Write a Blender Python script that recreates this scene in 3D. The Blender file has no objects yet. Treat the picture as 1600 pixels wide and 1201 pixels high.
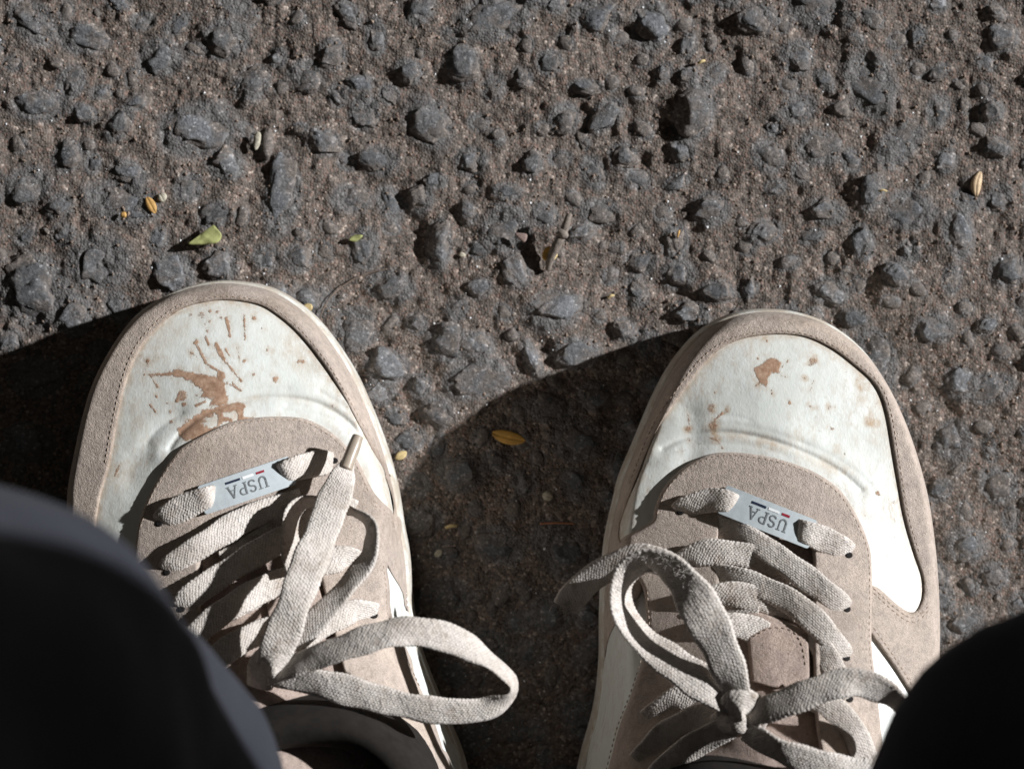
import bpy, bmesh, math, random
import numpy as np
from mathutils import Vector, Matrix
from mathutils.geometry import delaunay_2d_cdt

random.seed(7); RNG = np.random.default_rng(11)
scene = bpy.context.scene
C = scene.collection

# ------------------------------------------------------------------ camera, world, sun, exposure
H = 0.90            # the phone is held about 0.9 m above the road
S = 0.00022         # metres on the road for one photograph pixel
cam_d = bpy.data.cameras.new('camera'); cam = bpy.data.objects.new('camera', cam_d); C.objects.link(cam)
cam.location = (0, 0, H); cam.rotation_euler = (0, 0, 0)
cam_d.sensor_width = 36.0
cam_d.angle = 2*math.atan(800*S/H)
cam_d.clip_start = 0.01; cam_d.clip_end = 500
cam_d.dof.use_dof = True; cam_d.dof.focus_distance = H-0.045; cam_d.dof.aperture_fstop = 10.0
scene.camera = cam

SUN_EL, SUN_AZ = math.radians(26.0), math.radians(17.0)   # from the right and a little from the front
Ldir = Vector((math.cos(SUN_EL)*math.cos(SUN_AZ), math.cos(SUN_EL)*math.sin(SUN_AZ), math.sin(SUN_EL)))
sun_d = bpy.data.lights.new('sun', 'SUN'); sun = bpy.data.objects.new('sun', sun_d); C.objects.link(sun)
sun_d.energy = 4.6; sun_d.angle = math.radians(1.1); sun_d.color = (0.965, 0.985, 1.0)
sun.rotation_euler = (-Ldir).to_track_quat('-Z', 'Y').to_euler(); sun.location = Ldir*3

world = bpy.data.worlds.new('World'); scene.world = world; world.use_nodes = True
wn = world.node_tree; wn.nodes.clear()
sky = wn.nodes.new('ShaderNodeTexSky'); sky.sky_type = 'NISHITA'; sky.sun_disc = False
sky.sun_elevation = SUN_EL; sky.sun_rotation = math.pi/2 - SUN_AZ
hs = wn.nodes.new('ShaderNodeHueSaturation'); hs.inputs['Saturation'].default_value = 0.12
tint = wn.nodes.new('ShaderNodeMixRGB'); tint.blend_type = 'MULTIPLY'; tint.inputs[0].default_value = 1
tint.inputs[2].default_value = (1.0, 0.93, 0.80, 1)
bg = wn.nodes.new('ShaderNodeBackground'); bg.inputs[1].default_value = 0.008
wo = wn.nodes.new('ShaderNodeOutputWorld')
wn.links.new(sky.outputs[0], hs.inputs['Color']); wn.links.new(hs.outputs[0], tint.inputs[1])
wn.links.new(tint.outputs[0], bg.inputs[0]); wn.links.new(bg.outputs[0], wo.inputs[0])

vs = scene.view_settings
vs.view_transform = 'Standard'; vs.look = 'None'; vs.gamma = 1; vs.use_curve_mapping = False
vs.exposure = 0.56

# ------------------------------------------------------------------ small helpers
def W(px, py, z=0.0):
    k = S*(1 - z/H)
    return np.array([(px-800)*k, (600.5-py)*k, z])

def tag(o, label=None, cat=None, group=None, kind=None):
    if label: o['label'] = label
    if cat: o['category'] = cat
    if group: o['group'] = group
    if kind: o['kind'] = kind
    return o

def empty(name, loc=(0, 0, 0)):
    o = bpy.data.objects.new(name, None); C.objects.link(o); o.location = loc
    o.empty_display_size = 0.02
    return o

def link(name, me, mat=None, parent=None):
    o = bpy.data.objects.new(name, me); C.objects.link(o)
    if mat is not None and not me.materials: me.materials.append(mat)
    if parent is not None:
        o.parent = parent
        o.matrix_parent_inverse = Matrix.Translation(-Vector(parent.matrix_basis.translation)) if parent.type == 'EMPTY' else Matrix()
    return o

def mesh(name, verts, faces, smooth=True):
    me = bpy.data.meshes.new(name)
    verts = np.asarray(verts, dtype=np.float64)
    me.from_pydata([tuple(v) for v in verts], [], [tuple(int(i) for i in f) for f in faces])
    if smooth: me.polygons.foreach_set('use_smooth', np.ones(len(me.polygons), dtype=bool))
    me.update()
    return me

def attr(me, name, data):
    a = me.attributes.new(name, 'FLOAT', 'POINT'); a.data.foreach_set('value', np.asarray(data, dtype=np.float32))

def catmull(pts, n=8, closed=False):
    P = np.asarray(pts, float); m = len(P); out = []
    rng = range(m if closed else m-1)
    for i in rng:
        if closed: p0, p1, p2, p3 = P[(i-1) % m], P[i], P[(i+1) % m], P[(i+2) % m]
        else: p0, p1, p2, p3 = P[max(i-1, 0)], P[i], P[i+1], P[min(i+2, m-1)]
        for k in range(n):
            t = k/n
            out.append(0.5*((2*p1)+(-p0+p2)*t+(2*p0-5*p1+4*p2-p3)*t*t+(-p0+3*p1-3*p2+p3)*t**3))
    if not closed: out.append(P[-1])
    return np.array(out)

def resample(P, step, closed=False):
    P = np.asarray(P, float)
    Q = np.vstack([P, P[:1]]) if closed else P
    seg = np.linalg.norm(np.diff(Q[:, :min(3, Q.shape[1])], axis=0), axis=1); s = np.concatenate([[0], np.cumsum(seg)])
    n = max(3, int(round(s[-1]/step)))
    t = np.linspace(0, s[-1], n+1)
    R = np.stack([np.interp(t, s, Q[:, k]) for k in range(Q.shape[1])], axis=1)
    return R[:-1] if closed else R

def inside(P, poly):
    x, y = P[:, 0], P[:, 1]; r = np.zeros(len(P), bool)
    a = poly; b = np.roll(poly, -1, axis=0)
    for (x1, y1), (x2, y2) in zip(a, b):
        if y1 == y2: continue
        c = ((y1 > y) != (y2 > y)) & (x < (x2-x1)*(y-y1)/(y2-y1)+x1)
        r ^= c
    return r

def pdist(P, line, closed=True):
    P = np.asarray(P, float); a = np.asarray(line, float)
    b = np.roll(a, -1, axis=0) if closed else a[1:]
    if not closed: a = a[:-1]
    d = np.full(len(P), 1e9)
    ab = b-a; L2 = np.maximum((ab**2).sum(1), 1e-18)
    for i in range(len(a)):
        ap = P-a[i]; t = np.clip((ap@ab[i])/L2[i], 0, 1)
        q = ap-t[:, None]*ab[i]
        d = np.minimum(d, (q*q).sum(1))
    return np.sqrt(d)

def vnoise(x, y, cell, seed=0):
    x = np.asarray(x)/cell; y = np.asarray(y)/cell
    r = np.random.default_rng(seed).random((256, 256))*2-1
    xi = np.floor(x).astype(int); yi = np.floor(y).astype(int); fx = x-xi; fy = y-yi
    fx = fx*fx*fx*(fx*(fx*6-15)+10); fy = fy*fy*fy*(fy*(fy*6-15)+10)
    g = lambda i, j: r[(xi+i) % 256, (yi+j) % 256]
    return (g(0, 0)*(1-fx)+g(1, 0)*fx)*(1-fy)+(g(0, 1)*(1-fx)+g(1, 1)*fx)*fy

def sstep(a, b, x):
    t = np.clip((x-a)/(b-a), 0, 1); return t*t*(3-2*t)

# ------------------------------------------------------------------ materials
class NT:
    def __init__(s, name):
        s.m = bpy.data.materials.new(name); s.m.use_nodes = True; s.t = s.m.node_tree; s.t.nodes.clear()
        s.out = s.n('ShaderNodeOutputMaterial'); s.b = s.n('ShaderNodeBsdfPrincipled'); s.l(s.b.outputs[0], s.out.inputs[0])
    def n(s, ty, **kw):
        nd = s.t.nodes.new(ty)
        for k, v in kw.items(): setattr(nd, k, v)
        return nd
    def l(s, a, b): s.t.links.new(a, b)
    def obj(s): return s.n('ShaderNodeTexCoord').outputs['Object']
    def pos(s): return s.n('ShaderNodeNewGeometry').outputs['Position']
    def mapping(s, vec, scale):
        m = s.n('ShaderNodeMapping'); m.inputs['Scale'].default_value = scale; s.l(vec, m.inputs[0]); return m.outputs[0]
    def noise(s, vec, scale, detail=2, rough=0.55, dist=0):
        nd = s.n('ShaderNodeTexNoise'); nd.inputs['Scale'].default_value = scale; nd.inputs['Detail'].default_value = detail
        nd.inputs['Roughness'].default_value = rough; nd.inputs['Distortion'].default_value = dist; s.l(vec, nd.inputs['Vector']); return nd.outputs['Fac']
    def voro(s, vec, scale, feature='F1', out='Distance', rnd=1.0):
        nd = s.n('ShaderNodeTexVoronoi', feature=feature); nd.inputs['Scale'].default_value = scale; nd.inputs['Randomness'].default_value = rnd
        s.l(vec, nd.inputs['Vector']); return nd.outputs[out]
    def ramp(s, f, stops, interp='LINEAR'):
        r = s.n('ShaderNodeValToRGB'); r.color_ramp.interpolation = interp; e = r.color_ramp.elements
        while len(e) > 1: e.remove(e[-1])
        first = True
        for p, c in stops:
            c = c if isinstance(c, tuple) else (c, c, c)
            el = e[0] if first else e.new(p)
            el.position = p; el.color = (*c, 1); first = False
        s.l(f, r.inputs[0]); return r.outputs[0]
    def mix(s, fac, a, b, blend='MIX'):
        m = s.n('ShaderNodeMix', data_type='RGBA', blend_type=blend)
        for i, v in ((0, fac), (6, a), (7, b)):
            if isinstance(v, (int, float)): m.inputs[i].default_value = v if i == 0 else (v, v, v, 1)
            elif isinstance(v, tuple): m.inputs[i].default_value = (*v, 1)
            else: s.l(v, m.inputs[i])
        return m.outputs[2]
    def math(s, op, a, b=None, clamp=False):
        m = s.n('ShaderNodeMath', operation=op, use_clamp=clamp)
        for i, v in enumerate((a, b)):
            if v is None: continue
            if isinstance(v, (int, float)): m.inputs[i].default_value = v
            else: s.l(v, m.inputs[i])
        return m.outputs[0]
    def attr(s, name): return s.n('ShaderNodeAttribute', attribute_name=name).outputs['Fac']
    def bump(s, h, dist, strength=1.0, prev=None):
        b = s.n('ShaderNodeBump'); b.inputs['Strength'].default_value = strength; b.inputs['Distance'].default_value = dist
        s.l(h, b.inputs['Height'])
        if prev is not None: s.l(prev, b.inputs['Normal'])
        return b.outputs[0]
    def done(s, col, rough=0.8, normal=None, spec=0.3, metal=0.0, sheen=0.0):
        for k, v in (('Base Color', col), ('Roughness', rough)):
            if isinstance(v, tuple): s.b.inputs[k].default_value = (*v, 1)
            elif isinstance(v, (int, float)): s.b.inputs[k].default_value = v
            else: s.l(v, s.b.inputs[k])
        s.b.inputs['Specular IOR Level'].default_value = spec; s.b.inputs['Metallic'].default_value = metal
        if sheen: s.b.inputs['Sheen Weight'].default_value = sheen; s.b.inputs['Sheen Roughness'].default_value = 0.4
        if normal is not None: s.l(normal, s.b.inputs['Normal'])
        return s.m

def mat_ground():
    t = NT('dusty_asphalt'); p = t.pos()
    n1 = t.noise(p, 55, 4, 0.6); n2 = t.noise(p, 190, 4, 0.65); n3 = t.noise(p, 900, 3, 0.7)
    sand = t.ramp(n2, [(0.25, (0.082, 0.070, 0.062)), (0.5, (0.144, 0.118, 0.102)), (0.75, (0.204, 0.162, 0.136))])
    tar = t.ramp(n3, [(0.3, (0.078, 0.077, 0.079)), (0.7, (0.180, 0.174, 0.171))])
    hgt = t.attr('stony')
    m = t.math('MULTIPLY', t.ramp(t.math('ADD', hgt, t.math('MULTIPLY', t.math('SUBTRACT', n1, 0.5), 1.1)), [(0.35, 0.0), (0.75, 1.0)]), 0.85)
    col = t.mix(m, sand, tar)
    # single grains, each with its own tone
    gc = t.voro(p, 1150, 'F1', 'Color'); sep = t.n('ShaderNodeSeparateColor'); t.l(gc, sep.inputs[0])
    tone = t.ramp(sep.outputs[0], [(0.0, 0.55), (0.55, 0.95), (0.85, 1.25), (0.95, 1.8), (1.0, 3.0)])
    col = t.mix(t.math('SUBTRACT', 0.95, t.math('MULTIPLY', m, 0.55)), col, t.mix(1.0, col, tone, 'MULTIPLY'))
    pink = t.ramp(sep.outputs[1], [(0.80, 0.0), (0.86, 1.0)], 'LINEAR')
    col = t.mix(t.math('MULTIPLY', pink, t.math('SUBTRACT', 0.5, t.math('MULTIPLY', m, 0.5))), col, (0.23, 0.145, 0.115))
    gd = t.voro(p, 1150)
    b = t.bump(t.noise(p, 420, 5, 0.75), 0.0006, 0.7)
    b = t.bump(t.math('SUBTRACT', 1.0, gd), 0.00045, 0.8, b)
    return t.done(col, 0.85, b, 0.25)

def mat_stone():
    t = NT('grey_road_stone'); p = t.pos(); oc = t.obj()
    oi = t.n('ShaderNodeObjectInfo')
    n1 = t.noise(p, 130, 4, 0.65); n2 = t.noise(p, 700, 4, 0.7)
    base = t.ramp(n2, [(0.28, (0.076, 0.078, 0.085)), (0.5, (0.130, 0.133, 0.141)), (0.75, (0.200, 0.202, 0.210))])
    base = t.mix(t.ramp(oi.outputs['Random'], [(0, 0.0), (1, 0.4)]), base, (0.105, 0.095, 0.088))
    base = t.mix(1.0, base, t.ramp(t.math('FRACT', t.math('MULTIPLY', oi.outputs['Random'], 7.31)), [(0, 0.72), (0.5, 1.0), (0.85, 1.15), (1, 1.55)]), 'MULTIPLY')
    sx = t.n('ShaderNodeSeparateXYZ'); t.l(oc, sx.inputs[0])
    low = t.math('SUBTRACT', 0.62, sx.outputs[2])        # dust lies against the foot of each stone
    d = t.ramp(t.math('ADD', t.math('MULTIPLY', low, 0.8), t.math('MULTIPLY', t.math('SUBTRACT', n1, 0.42), 2.2)), [(0.08, 0.0), (0.55, 0.92)])
    dust = t.ramp(t.noise(p, 900, 3, 0.8), [(0.3, (0.095, 0.080, 0.071)), (0.7, (0.21, 0.172, 0.148))])
    col = t.mix(d, base, dust)
    sep = t.n('ShaderNodeSeparateColor'); t.l(t.voro(p, 1300, 'F1', 'Color'), sep.inputs[0])
    col = t.mix(0.7, col, t.mix(1.0, col, t.ramp(sep.outputs[0], [(0, 0.6), (0.8, 1.1), (0.96, 1.9), (1, 3.0)]), 'MULTIPLY'))
    b = t.bump(t.noise(p, 330, 6, 0.72), 0.0010, 0.85)
    b = t.bump(t.noise(p, 1500, 3, 0.7), 0.0004, 0.8, b)
    return t.done(col, t.ramp(n2, [(0.3, 0.5), (0.7, 0.8)]), b, 0.35)

def mat_suede(name, c=(0.47, 0.39, 0.335)):
    t = NT(name); p = t.pos()
    n1 = t.noise(p, 45, 4, 0.6); n2 = t.noise(p, 350, 4, 0.65); n3 = t.noise(p, 2200, 3, 0.7)
    mul = lambda k, w=(1, 1, 1): tuple(c[i]*k*w[i] for i in range(3))
    col = t.ramp(n1, [(0.3, mul(0.84, (1.0, 1.0, 1.02))), (0.55, c), (0.75, mul(1.08, (1.02, 1.0, 0.96)))])
    col = t.mix(0.75, col, t.mix(1.0, col, t.ramp(n2, [(0.25, 0.70), (0.5, 1.0), (0.75, 1.22)]), 'MULTIPLY'))
    col = t.mix(0.8, col, t.mix(1.0, col, t.ramp(n3, [(0.3, 0.72), (0.5, 1.0), (0.7, 1.28)]), 'MULTIPLY'))
    nap = t.ramp(t.noise(t.mapping(p, (1.0, 0.3, 1.0)), 140, 5, 0.7), [(0.3, 0.84), (0.5, 1.0), (0.7, 1.10)])
    col = t.mix(0.8, col, t.mix(1.0, col, nap, 'MULTIPLY'))
    sp = t.ramp(t.noise(p, 800, 3, 0.6), [(0.63, 0.0), (0.72, 0.75)])
    zone = t.ramp(t.noise(p, 28, 3, 0.6), [(0.42, 0.1), (0.66, 1.0)])
    col = t.mix(t.math('MULTIPLY', sp, zone), col, (0.10, 0.065, 0.042))
    grime = t.attr('dirt')
    g = t.math('MULTIPLY', grime, t.ramp(t.noise(p, 300, 4, 0.7), [(0.35, 0.25), (0.65, 1.0)]))
    col = t.mix(g, col, (0.155, 0.105, 0.070))
    b = t.bump(n3, 0.0005, 0.8); b = t.bump(t.noise(p, 600, 4, 0.6), 0.0006, 0.6, b)
    return t.done(col, 0.95, b, 0.12, sheen=0.08)

def mat_leather():
    t = NT('off_white_leather'); p = t.pos()
    n1 = t.noise(p, 30, 4, 0.6); n2 = t.noise(p, 260, 5, 0.7)
    col = t.ramp(n1, [(0.3, (0.64, 0.655, 0.615)), (0.6, (0.725, 0.735, 0.705))])
    # fine dust film and scuffs
    sc = t.ramp(t.noise(t.mapping(p, (1.0, 0.35, 1.0)), 420, 5, 0.75), [(0.45, 0.0), (0.68, 0.55)])
    zone = t.ramp(t.noise(p, 60, 3, 0.6), [(0.38, 0.2), (0.62, 1.0)])
    col = t.mix(t.math('MULTIPLY', sc, zone), col, (0.43, 0.33, 0.23))
    spk = t.ramp(t.noise(p, 900, 2, 0.5), [(0.66, 0.0), (0.72, 0.75)])
    col = t.mix(t.math('MULTIPLY', spk, t.ramp(n1, [(0.35, 0.0), (0.7, 0.8)])), col, (0.30, 0.20, 0.13))
    d = t.math('MULTIPLY', t.attr('dirt'), t.ramp(t.noise(p, 330, 5, 0.75), [(0.32, 0.15), (0.62, 1.0)]), clamp=True)
    col = t.mix(d, col, (0.44, 0.31, 0.20))
    mud = t.ramp(t.math('ADD', t.attr('mud'), t.math('MULTIPLY', t.math('SUBTRACT', t.noise(p, 1100, 5, 0.8), 0.5), 1.5)), [(0.36, 0.0), (0.50, 0.75), (0.75, 1.0)])
    mudc = t.ramp(t.noise(p, 500, 4, 0.7), [(0.28, (0.23, 0.128, 0.078)), (0.5, (0.35, 0.215, 0.142)), (0.72, (0.50, 0.345, 0.245))])
    col = t.mix(mud, col, mudc)
    b = t.bump(t.noise(t.mapping(p, (1.0, 0.45, 1.0)), 1500, 3, 0.6), 0.00020, 0.35)
    b = t.bump(t.noise(p, 120, 3, 0.5), 0.0009, 0.35, b)
    b = t.bump(mud, 0.0002, 0.8, b)
    return t.done(col, t.mix(mud, 0.40, 0.9), b, 0.42)

def mat_rubber():
    t = NT('white_rubber_sole'); p = t.pos()
    d = t.ramp(t.noise(p, 120, 5, 0.7), [(0.36, 0.0), (0.58, 0.85)])
    col = t.mix(d, (0.60, 0.60, 0.565), (0.42, 0.35, 0.275))
    sp = t.ramp(t.noise(p, 700, 3, 0.6), [(0.64, 0.0), (0.70, 0.8)])
    col = t.mix(sp, col, (0.26, 0.18, 0.12))
    b = t.bump(t.noise(p, 900, 3, 0.6), 0.0003, 0.5)
    return t.done(col, 0.6, b, 0.3)

def mat_lace():
    t = NT('woven_lace'); p = t.pos()
    u = t.attr('lu'); v = t.attr('lv')
    wv = t.math('SUBTRACT', t.noise(p, 260, 3, 0.6), 0.5)
    v = t.math('ADD', v, t.math('MULTIPLY', wv, 0.28)); u = t.math('ADD', u, t.math('MULTIPLY', wv, 0.0016))
    vv = t.math('MULTIPLY', t.math('ADD', v, 1.0), 6.0)
    par = t.math('MULTIPLY', t.math('MODULO', t.math('FLOOR', vv), 2.0), math.pi)
    fr = t.math('FRACT', vv)
    ph = t.math('ADD', t.math('ADD', t.math('MULTIPLY', u, 2*math.pi/0.00110), par), t.math('MULTIPLY', fr, 1.8))
    w = t.math('ADD', t.math('MULTIPLY', t.math('SINE', ph), 0.5), 0.5)
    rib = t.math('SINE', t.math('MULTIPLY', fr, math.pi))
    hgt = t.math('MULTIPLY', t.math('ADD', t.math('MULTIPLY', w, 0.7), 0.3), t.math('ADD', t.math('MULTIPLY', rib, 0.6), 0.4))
    n1 = t.noise(p, 60, 4, 0.65); n2 = t.noise(p, 700, 3, 0.7)
    col = t.ramp(n1, [(0.3, (0.47, 0.415, 0.368)), (0.55, (0.60, 0.545, 0.500)), (0.75, (0.67, 0.620, 0.580))])
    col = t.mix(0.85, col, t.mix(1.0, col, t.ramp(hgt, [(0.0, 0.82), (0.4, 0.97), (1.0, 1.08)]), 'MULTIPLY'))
    col = t.mix(0.6, col, t.mix(1.0, col, t.ramp(n2, [(0.3, 0.72), (0.5, 1.0), (0.7, 1.2)]), 'MULTIPLY'))
    col = t.mix(t.ramp(t.noise(p, 170, 4, 0.7), [(0.55, 0.0), (0.72, 0.6)]), col, (0.25, 0.18, 0.13))
    b = t.bump(hgt, 0.00024, 0.7); b = t.bump(n2, 0.0006, 0.7, b); b = t.bump(t.noise(p, 180, 3, 0.6), 0.0012, 0.5, b)
    return t.done(col, 0.95, b, 0.1, sheen=0.1)

def mat_plain(name, c, rough=0.7, var=0.25, scale=300, bump=0.0002, spec=0.3, metal=0.0):
    t = NT(name); p = t.pos()
    n = t.noise(p, scale, 4, 0.65)
    col = t.ramp(n, [(0.3, tuple(k*(1-var) for k in c)), (0.7, tuple(min(1, k*(1+var)) for k in c))])
    return t.done(col, rough, t.bump(n, bump, 0.7), spec, metal)

def mat_cloth():
    t = NT('black_trouser_cloth'); p = t.pos()
    n = t.noise(p, 25, 4, 0.6); w = t.noise(t.mapping(p, (1, 1, 0.5)), 1300, 3, 0.7)
    col = t.ramp(n, [(0.3, (0.023, 0.024, 0.031)), (0.7, (0.036, 0.038, 0.047))])
    return t.done(col, 0.95, t.bump(w, 0.0005, 0.6), 0.08, sheen=0.05)

M = dict(ground=mat_ground(), stone=mat_stone(), suede=mat_suede('dusty_tan_suede'), leather=mat_leather(), rubber=mat_rubber(),
         lace=mat_lace(), cloth=mat_cloth(),
         tongue=mat_suede('tan_tongue_suede', (0.41, 0.32, 0.275)),
         thread=mat_plain('tan_thread', (0.36, 0.28, 0.225), 0.9, 0.2, 800),
         hole_shade=mat_plain('eyelet_hole_shade', (0.012, 0.010, 0.009), 0.9),
         tagm=mat_plain('pale_enamelled_tag', (0.47, 0.51, 0.53), 0.36, 0.06, 500, 0.0001, 0.5),
         engrave_shade=mat_plain('engrave_shade_grey', (0.17, 0.18, 0.185), 0.55, 0.2, 900),
         navy=mat_plain('navy_enamel', (0.018, 0.024, 0.05), 0.5), red=mat_plain('red_enamel', (0.28, 0.02, 0.035), 0.5),
         whit=mat_plain('white_enamel', (0.80, 0.80, 0.80), 0.5, 0.05),
         aglet=mat_plain('cloudy_aglet', (0.36, 0.295, 0.235), 0.35, 0.15, 200, 0.0001, 0.5),
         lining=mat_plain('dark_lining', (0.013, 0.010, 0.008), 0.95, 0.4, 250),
         sock=mat_plain('dark_sock', (0.035, 0.033, 0.032), 0.95, 0.3, 900, 0.0004),
         leafg=mat_plain('green_leaf', (0.36, 0.37, 0.15), 0.6, 0.25, 350), husk=mat_plain('orange_husk', (0.52, 0.30, 0.10), 0.6, 0.25, 500),
         straw=mat_plain('pale_straw', (0.52, 0.40, 0.20), 0.65, 0.25, 600), dryleaf=mat_plain('ochre_dry_leaf', (0.58, 0.33, 0.08), 0.65, 0.25, 450),
         seed=mat_plain('cream_seed', (0.55, 0.40, 0.25), 0.55, 0.25, 700), twig=mat_plain('grey_brown_bark', (0.20, 0.165, 0.14), 0.85, 0.4, 700, 0.0004),
         redstraw=mat_plain('reddish_straw', (0.34, 0.15, 0.08), 0.7, 0.2, 600), chip=mat_plain('pale_chip', (0.42, 0.38, 0.30), 0.8, 0.3, 900, 0.0004),
         pinkchip=mat_plain('pinkish_chip', (0.24, 0.17, 0.15), 0.8, 0.2, 700), fibre=mat_plain('brown_fibre', (0.20, 0.15, 0.12), 0.6),
         glint=mat_plain('glint_white_quartz', (0.85, 0.86, 0.88), 0.25, 0.05, 500, 0.0001, 0.6),
         grit=mat_plain('brown_grit', (0.21, 0.155, 0.122), 0.8, 0.5, 420, 0.0003))

# ------------------------------------------------------------------ shoe outlines (needed by the road to keep stones from under them)
R_OUT = [(946, 852), (953, 815), (960, 785), (970, 745), (992, 692), (1027, 610), (1060, 555), (1100, 513), (1145, 490), (1195, 482), (1250, 487),
         (1300, 506), (1345, 540), (1380, 585), (1408, 640), (1430, 700), (1447, 765), (1457, 830), (1463, 900), (1465, 970), (1464, 1040), (1466, 1200),
         (1462, 1400), (1440, 1590), (1390, 1720), (1290, 1795), (1170, 1800), (1050, 1750), (960, 1640), (905, 1480), (888, 1340), (904, 1210),
         (929, 1114), (938, 1040), (939, 970), (941, 910)]
L_OUT = [(107, 790), (110, 750), (118, 705), (131, 645), (146, 595), (168, 550), (193, 511), (224, 480), (275, 452), (332, 438), (385, 440), (432, 453),
         (480, 485), (515, 524), (550, 577), (578, 637), (602, 700), (619, 763), (629, 825), (638, 876), (643, 950), (655, 1015), (675, 1070), (700, 1130),
         (729, 1210), (742, 1330), (728, 1480), (678, 1640), (590, 1745), (470, 1795), (350, 1785), (250, 1710), (195, 1580), (160, 1400), (128, 1200),
         (108, 1040), (103, 950), (103, 860)]
ZR = 0.0245
def out_world(o): return resample(np.array([W(p[0], p[1], ZR)[:2] for p in catmull(o, 8, True)]), 0.0018, True)
R_POLY, L_POLY = out_world(R_OUT), out_world(L_OUT)

# ------------------------------------------------------------------ the road: one sheet, stones set in it
# stones one can pick out in the photograph: px, py, length, width (px), turn (deg), height (mm)
PROM = [(312, 198, 118, 82, -8, 3.6), (52, 455, 112, 105, 20, 3.4), (117, 492, 62, 58, 0, 3.0), (58, 165, 82, 46, -5, 3.0), (132, 178, 46, 30, 20, 2.4),
        (352, 256, 58, 50, 30, 3.2), (440, 305, 52, 120, 8, 3.0), (190, 315, 110, 66, 12, 2.6), (346, 412, 58, 50, 0, 3.2), (655, 312, 40, 44, 0, 4.6),
        (686, 382, 36, 78, 4, 4.8), (790, 357, 72, 74, 10, 3.6), (793, 300, 44, 26, 5, 3.4), (1085, 172, 58, 84, 10, 7.0), (881, 186, 44, 48, 15, 4.6),
        (640, 112, 44, 40, 0, 4.4), (722, 102, 52, 62, -10, 4.4), (548, 310, 62, 44, 0, 3.2), (1112, 326, 54, 52, 10, 4.6), (905, 364, 48, 26, -10, 3.8),
        (1000, 408, 50, 42, 0, 4.4), (868, 484, 88, 60, -15, 3.2), (832, 562, 26, 66, -22, 4.6), (745, 592, 104, 58, -18, 3.4), (898, 552, 76, 46, -10, 4.2),
        (974, 514, 34, 32, 0, 4.0), (612, 446, 70, 46, 5, 3.0), (556, 516, 62, 66, 0, 3.6), (604, 572, 66, 50, 20, 4.4), (590, 612, 54, 44, 0, 3.2),
        (656, 603, 36, 42, 0, 4.6), (700, 535, 62, 60, 30, 3.0), (745, 540, 56, 40, 0, 3.0), (684, 642, 56, 44, 40, 3.8), (466, 404, 44, 42, 0, 3.6),
        (430, 462, 48, 40, 10, 3.4), (1180, 30, 60, 50, 0, 3.6), (1195, 362, 54, 36, -20, 3.6), (1290, 330, 56, 40, 20, 3.6), (1360, 302, 44, 60, 15, 4.6),
        (1548, 174, 38, 34, 0, 5.6), (1556, 232, 46, 36, 0, 4.4), (1565, 62, 50, 44, 0, 4.2), (1456, 512, 62, 46, 0, 4.0), (1546, 606, 76, 44, -10, 4.0),
        (1490, 690, 50, 60, 0, 3.8), (1575, 420, 54, 50, 0, 3.8), (1420, 330, 80, 60, 10, 3.2), (1280, 232, 66, 50, 0, 2.6), (560, 130, 44, 30, 0, 3.4),
        (480, 120, 60, 50, 20, 3.4), (352, 60, 70, 60, 0, 2.2), (130, 60, 74, 44, 10, 2.2), (395, 130, 46, 60, 30, 3.2), (520, 85, 40, 48, 0, 3.6),
        (770, 30, 110, 64, -10, 3.0), (930, 25, 74, 56, 0, 3.4), (1020, 40, 60, 70, 0, 3.8), (975, 245, 44, 42, 30, 3.6), (1075, 118, 36, 28, 0, 3.4),
        (415, 228, 18, 44, 5, 4.0), (505, 222, 54, 42, 20, 2.8), (250, 90, 70, 56, 0, 2.4), (40, 290, 70, 60, 0, 3.0), (105, 245, 40, 46, 20, 3.4),
        (200, 270, 60, 40, 35, 3.2), (735, 250, 50, 44, -20, 3.4), (830, 255, 36, 40, 40, 3.0), (590, 250, 60, 46, 10, 2.8), (940, 330, 60, 40, 0, 2.8),
        (1060, 430, 50, 44, 0, 3.4), (1120, 455, 50, 34, 0, 3.2), (1300, 455, 60, 44, 10, 3.2), (1400, 430, 46, 40, 0, 3.8), (1080, 490, 60, 36, 12, 3.2),
        (640, 690, 52, 34, -30, 3.0), (720, 740, 70, 52, 15, 3.4), (900, 690, 76, 60, 0, 3.6), (860, 640, 60, 44, 20, 3.0), (930, 620, 50, 40, 0, 3.0),
        (780, 850, 76, 56, 20, 3.2), (700, 930, 66, 50, 0, 3.2), (860, 960, 60, 56, 0, 3.4), (760, 1010, 70, 50, 20, 3.0), (60, 590, 80, 56, 0, 3.8),
        (40, 690, 70, 60, 20, 3.4), (1510, 850, 60, 56, 0, 3.8), (1560, 760, 60, 50, 20, 4.2), (1500, 600, 44, 50, 0, 3.4), (735, 40, 40, 40, 0, 3.2)]
stones = []   # x, y, rx, ry, ang, height
for px, py, l, w, a, h in PROM:
    x, y, _ = W(px, py); stones.append((x, y, l*S*0.56, w*S*0.56, math.radians(-a), h*0.00054))
def shoe_clear(P, m):
    r = np.zeros(len(P), bool)
    for poly in (R_POLY, L_POLY): r |= inside(P, poly) & (pdist(P, poly) > m)
    return ~r
cand = []
rr = random.Random(5)
cx = np.column_stack([RNG.uniform(-0.30, 0.30, 11000), RNG.uniform(-0.25, 0.25, 11000)])
ok = shoe_clear(cx, 0.002); cx = cx[ok]
SX = np.array([s[:2] for s in stones]); SR = np.array([max(s[2], s[3])*0.85 for s in stones])
SX, SR = list(map(tuple, SX)), list(SR)
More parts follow.
